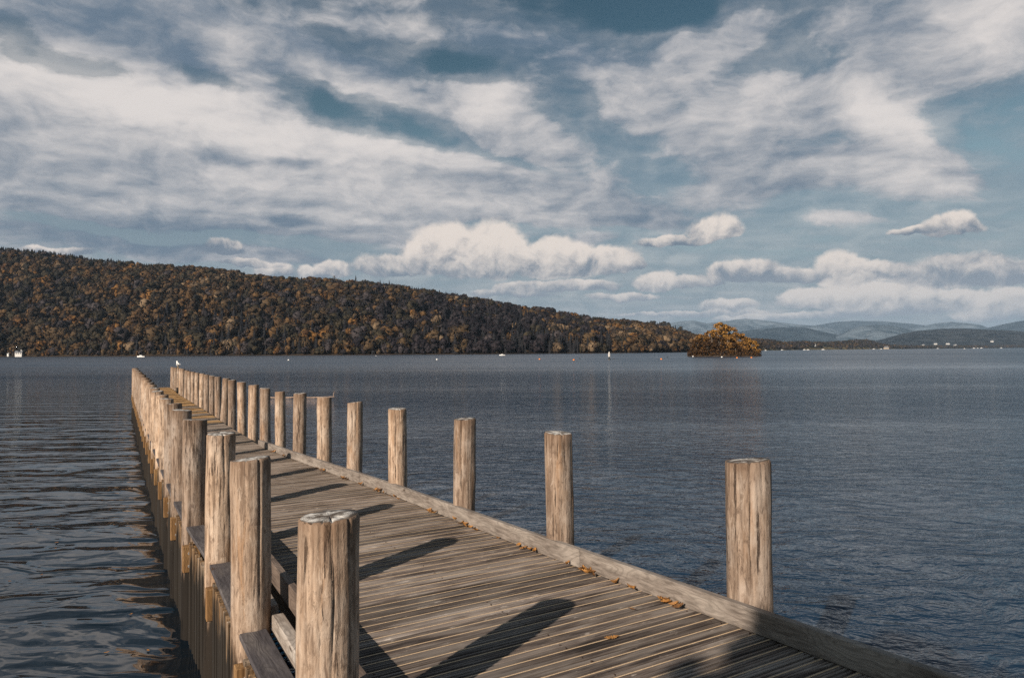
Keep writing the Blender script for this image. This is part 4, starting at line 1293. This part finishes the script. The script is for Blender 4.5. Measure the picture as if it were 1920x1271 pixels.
def buoy(px, py, r_, mat, label, grp):
    d = F*CAM_Z/(py-y0(px))
    b = empty('mooring_buoy', (X_at(px, d), d, 0)); tag(b, label, 'buoy', grp)
    bm = bmesh.new(); bmesh.ops.create_uvsphere(bm, u_segments=14, v_segments=9, radius=r_)
    bmesh.ops.scale(bm, vec=(1, 1, .82), verts=bm.verts)
    bm_obj('float', bm, mat, b, smooth=True, loc=(0, 0, r_*.35))
    bm = bmesh.new(); bmesh.ops.create_cone(bm, cap_ends=True, segments=8, radius1=r_*.12, radius2=r_*.10, depth=r_*.5); bm_obj('ring_post', bm, M_BLACK, b, loc=(0, 0, r_*1.25))
for (px, py, mt, lab) in [(1011.5, 674, M_ORNG, 'leftmost orange mooring buoy'), (1075.5, 675.5, M_ORNG, 'orange mooring buoy between the leftmost one and the white beacon'), (1086.7, 672.4, M_BLACK, 'small dark mooring buoy left of the white beacon'), (1151, 673.6, M_BLACK, 'tiny dark mooring buoy right beside the white beacon'),
                          (1239.5, 674, M_ORNG, 'orange mooring buoy left of the island'), (1250.7, 670.3, M_BLACK, 'small dark mooring buoy left of the island'), (1353, 670, M_WHITE, 'white mooring buoy in front of the island centre'), (1299, 668.8, M_WHITE, 'white mooring buoy at the left tip of the island'),
                          (1381.5, 671.4, M_ORNG, 'orange mooring buoy in front of the right half of the island'), (1408.5, 671, M_ORNG, 'orange mooring buoy below the right tip of the island'),
                          (541, 675.5, M_WHITE, 'pale mooring buoy on the water above the right post row'), (819, 674.5, M_WHITE, 'white mooring buoy below the middle of the hill'), (705, 667.2, M_WHITE, 'white mooring buoy close under the hill shore')]:
    buoy(px, py, .30 if mt is not M_BLACK else .22, mt, lab, 'mooring buoys out on the lake')
# white beacon on a floating base
d = F*CAM_Z/(674.2-y0(1143))
bc = empty('channel_beacon', (X_at(1142, d), d, 0)); tag(bc, 'slim white beacon with a dark base standing in the open water', 'beacon')
def cone(name, r1, r2, h_, z, mat, parent, n=12, loc=(0, 0)):
    bm = bmesh.new(); bmesh.ops.create_cone(bm, cap_ends=True, segments=n, radius1=r1, radius2=r2, depth=h_)
    return bm_obj(name, bm, mat, parent, loc=(loc[0], loc[1], z+h_/2))
cone('float', .55, .45, .30, -.08, M_BLACK, bc)
cone('pole', .17, .15, .75, .2, M_BLACK, bc)
cone('panel', .34, .30, .95, .85, M_PALE, bc)
cone('top_cone', .32, .02, .62, 1.8, M_PALE, bc)

# houses half hidden in the shoreline trees
M_RENDER = mat_plain('white_house_render', (.72, .70, .67), .8, .06, 1)
M_SLATE = mat_plain('slate_roof', (.16, .17, .19), .7, .2, 2)
def house(px, py, d, w, dp, h_, rz, label, group=None, wall=M_RENDER):
    z = CAM_Z + (y0(px)-py)*d/F
    b = empty('house', (X_at(px, d), d, z), rz); tag(b, label, 'house', group)
    bm = bmesh.new(); bm_box(bm, 0, 0, h_/2-1, w, dp, h_+2); bm_obj('wall', bm, wall, b)
    rh = dp*.42; ov = .35
    vs = [(-w/2-ov, -dp/2-ov, h_+.01), (w/2+ov, -dp/2-ov, h_+.01), (w/2+ov, dp/2+ov, h_+.01), (-w/2-ov, dp/2+ov, h_+.01), (-w/2-ov, 0, h_+rh), (w/2+ov, 0, h_+rh)]
    mesh_obj('roof', vs, [(0, 1, 5, 4), (2, 3, 4, 5), (0, 4, 3), (1, 2, 5), (0, 3, 2, 1)], M_SLATE, b)
    for fl in range(2 if h_ > 4 else 1):
        for q in range(3):
            bm = bmesh.new(); bm_box(bm, (q-1)*w*.3, -dp/2-.02, 1.4+fl*2.6, w*.11, .08, 1.2); bm_obj('window', bm, M_DARK, b)
    bm = bmesh.new(); bm_box(bm, w*.3, 0, h_+rh*.9, .8, .8, rh*1.1); bm_obj('chimney', bm, wall, b)
house(36, 665.2, 690, 6.0, 4.5, 2.3, .25, 'white house with a long low wing by the water at the far left', 'white houses on the left shore')
house(42, 664.0, 694, 3.0, 3.5, 2.4, -.2, 'short white gabled annexe on the right of the far left house', 'white houses on the left shore')
house(26, 661.5, 700, 2.4, 2.4, 2.2, .1, 'small white cottage above and left of the far left house', 'white houses on the left shore')
house(15.5, 664.6, 690, 1.5, 1.5, 1.0, 0, 'tiny white hut at the far left edge of the shore', 'white houses on the left shore')
house(97, 663.2, 685, 2.4, 2.5, 2.2, .2, 'white cottage under an orange tree right of the far left house', 'white houses on the left shore')
M_STONE = mat_plain('pale_stone_wall', (.48, .40, .31), .85, .15, 1)
house(127, 664.8, 682, 2.8, 2.4, 1.6, 0, 'low tan boathouse at the water right of the white cottage', 'white houses on the left shore', M_STONE)
house(1661.5, 654.4, 2580, 14, 11, 6, .2, 'pale tan boathouse standing at the water on the distant right shore', None, M_STONE)
for (px, py, w_, lab) in ((1731, 648.2, 11, 'leftmost white house on the distant wooded fell'), (1754, 645.5, 14, 'second white house from the left on the distant wooded fell'), (1777, 645.3, 17, 'widest white house on the distant wooded fell'),
                          (1791, 648, 12, 'white house just right of the widest one on the distant wooded fell'), (1860, 640.8, 12, 'lone white house higher up near the right edge of the distant fell'), (1527, 648, 6, 'small white house among dark trees on the distant shore')):
    dd = 3890 if px > 1600 else 1990
    house(px, py, dd, w_, 9 if px > 1600 else 5, 4.5 if px > 1600 else 3, .1, lab, 'white houses far across the lake')
# radio mast on the ridge
Yr = pl(ridgeY_tab, 627)
zt = CAM_Z + (y0(627)-516.5)*Yr/F
mast = empty('radio_mast', (X_at(627, Yr), Yr, zt-24)); tag(mast, 'thin lattice radio mast standing above the trees on the ridge', 'mast')
bm = bmesh.new()
for (sx, sy) in ((-.7, -.7), (.7, -.7), (.7, .7), (-.7, .7)): bm_box(bm, sx, sy, 12, .22, .22, 24)
for k in range(10):
    bm_box(bm, 0, -.7, 1.2+k*2.4, 1.6, .16, .16, Matrix.Rotation(.6 if k % 2 else -.6, 3, 'Y')); bm_box(bm, -.7, 0, 1.2+k*2.4, .16, 1.6, .16, Matrix.Rotation(.6 if k % 2 else -.6, 3, 'X'))
bm_obj('lattice', bm, M_BARKD, mast)
bm = bmesh.new(); bm_box(bm, 0, 0, 23, 2.6, 2.6, .5); bm_box(bm, 0, 0, 21, 2.2, 2.2, 1.4); bm_obj('antenna_head', bm, M_BARKD, mast)

# ============================================================ haze
mz, gg, p_ = material('haze')
mz.node_tree.nodes.clear()
gg = G(mz.node_tree)
vol = gg.node('ShaderNodeVolumePrincipled')
vol.inputs['Color'].default_value = (.55, .75, 1.0, 1)
vol.inputs['Density'].default_value = 4.2e-5
oo = gg.node('ShaderNodeOutputMaterial'); mz.node_tree.links.new(vol.outputs[0], oo.inputs['Volume'])
bm = bmesh.new(); bm_box(bm, 0, 7300, 258, 28000, 15000, 524)
hz = bm_obj('haze', bm, mz); tag(hz, 'thin blue air haze over the lake and mountains', kind='stuff')
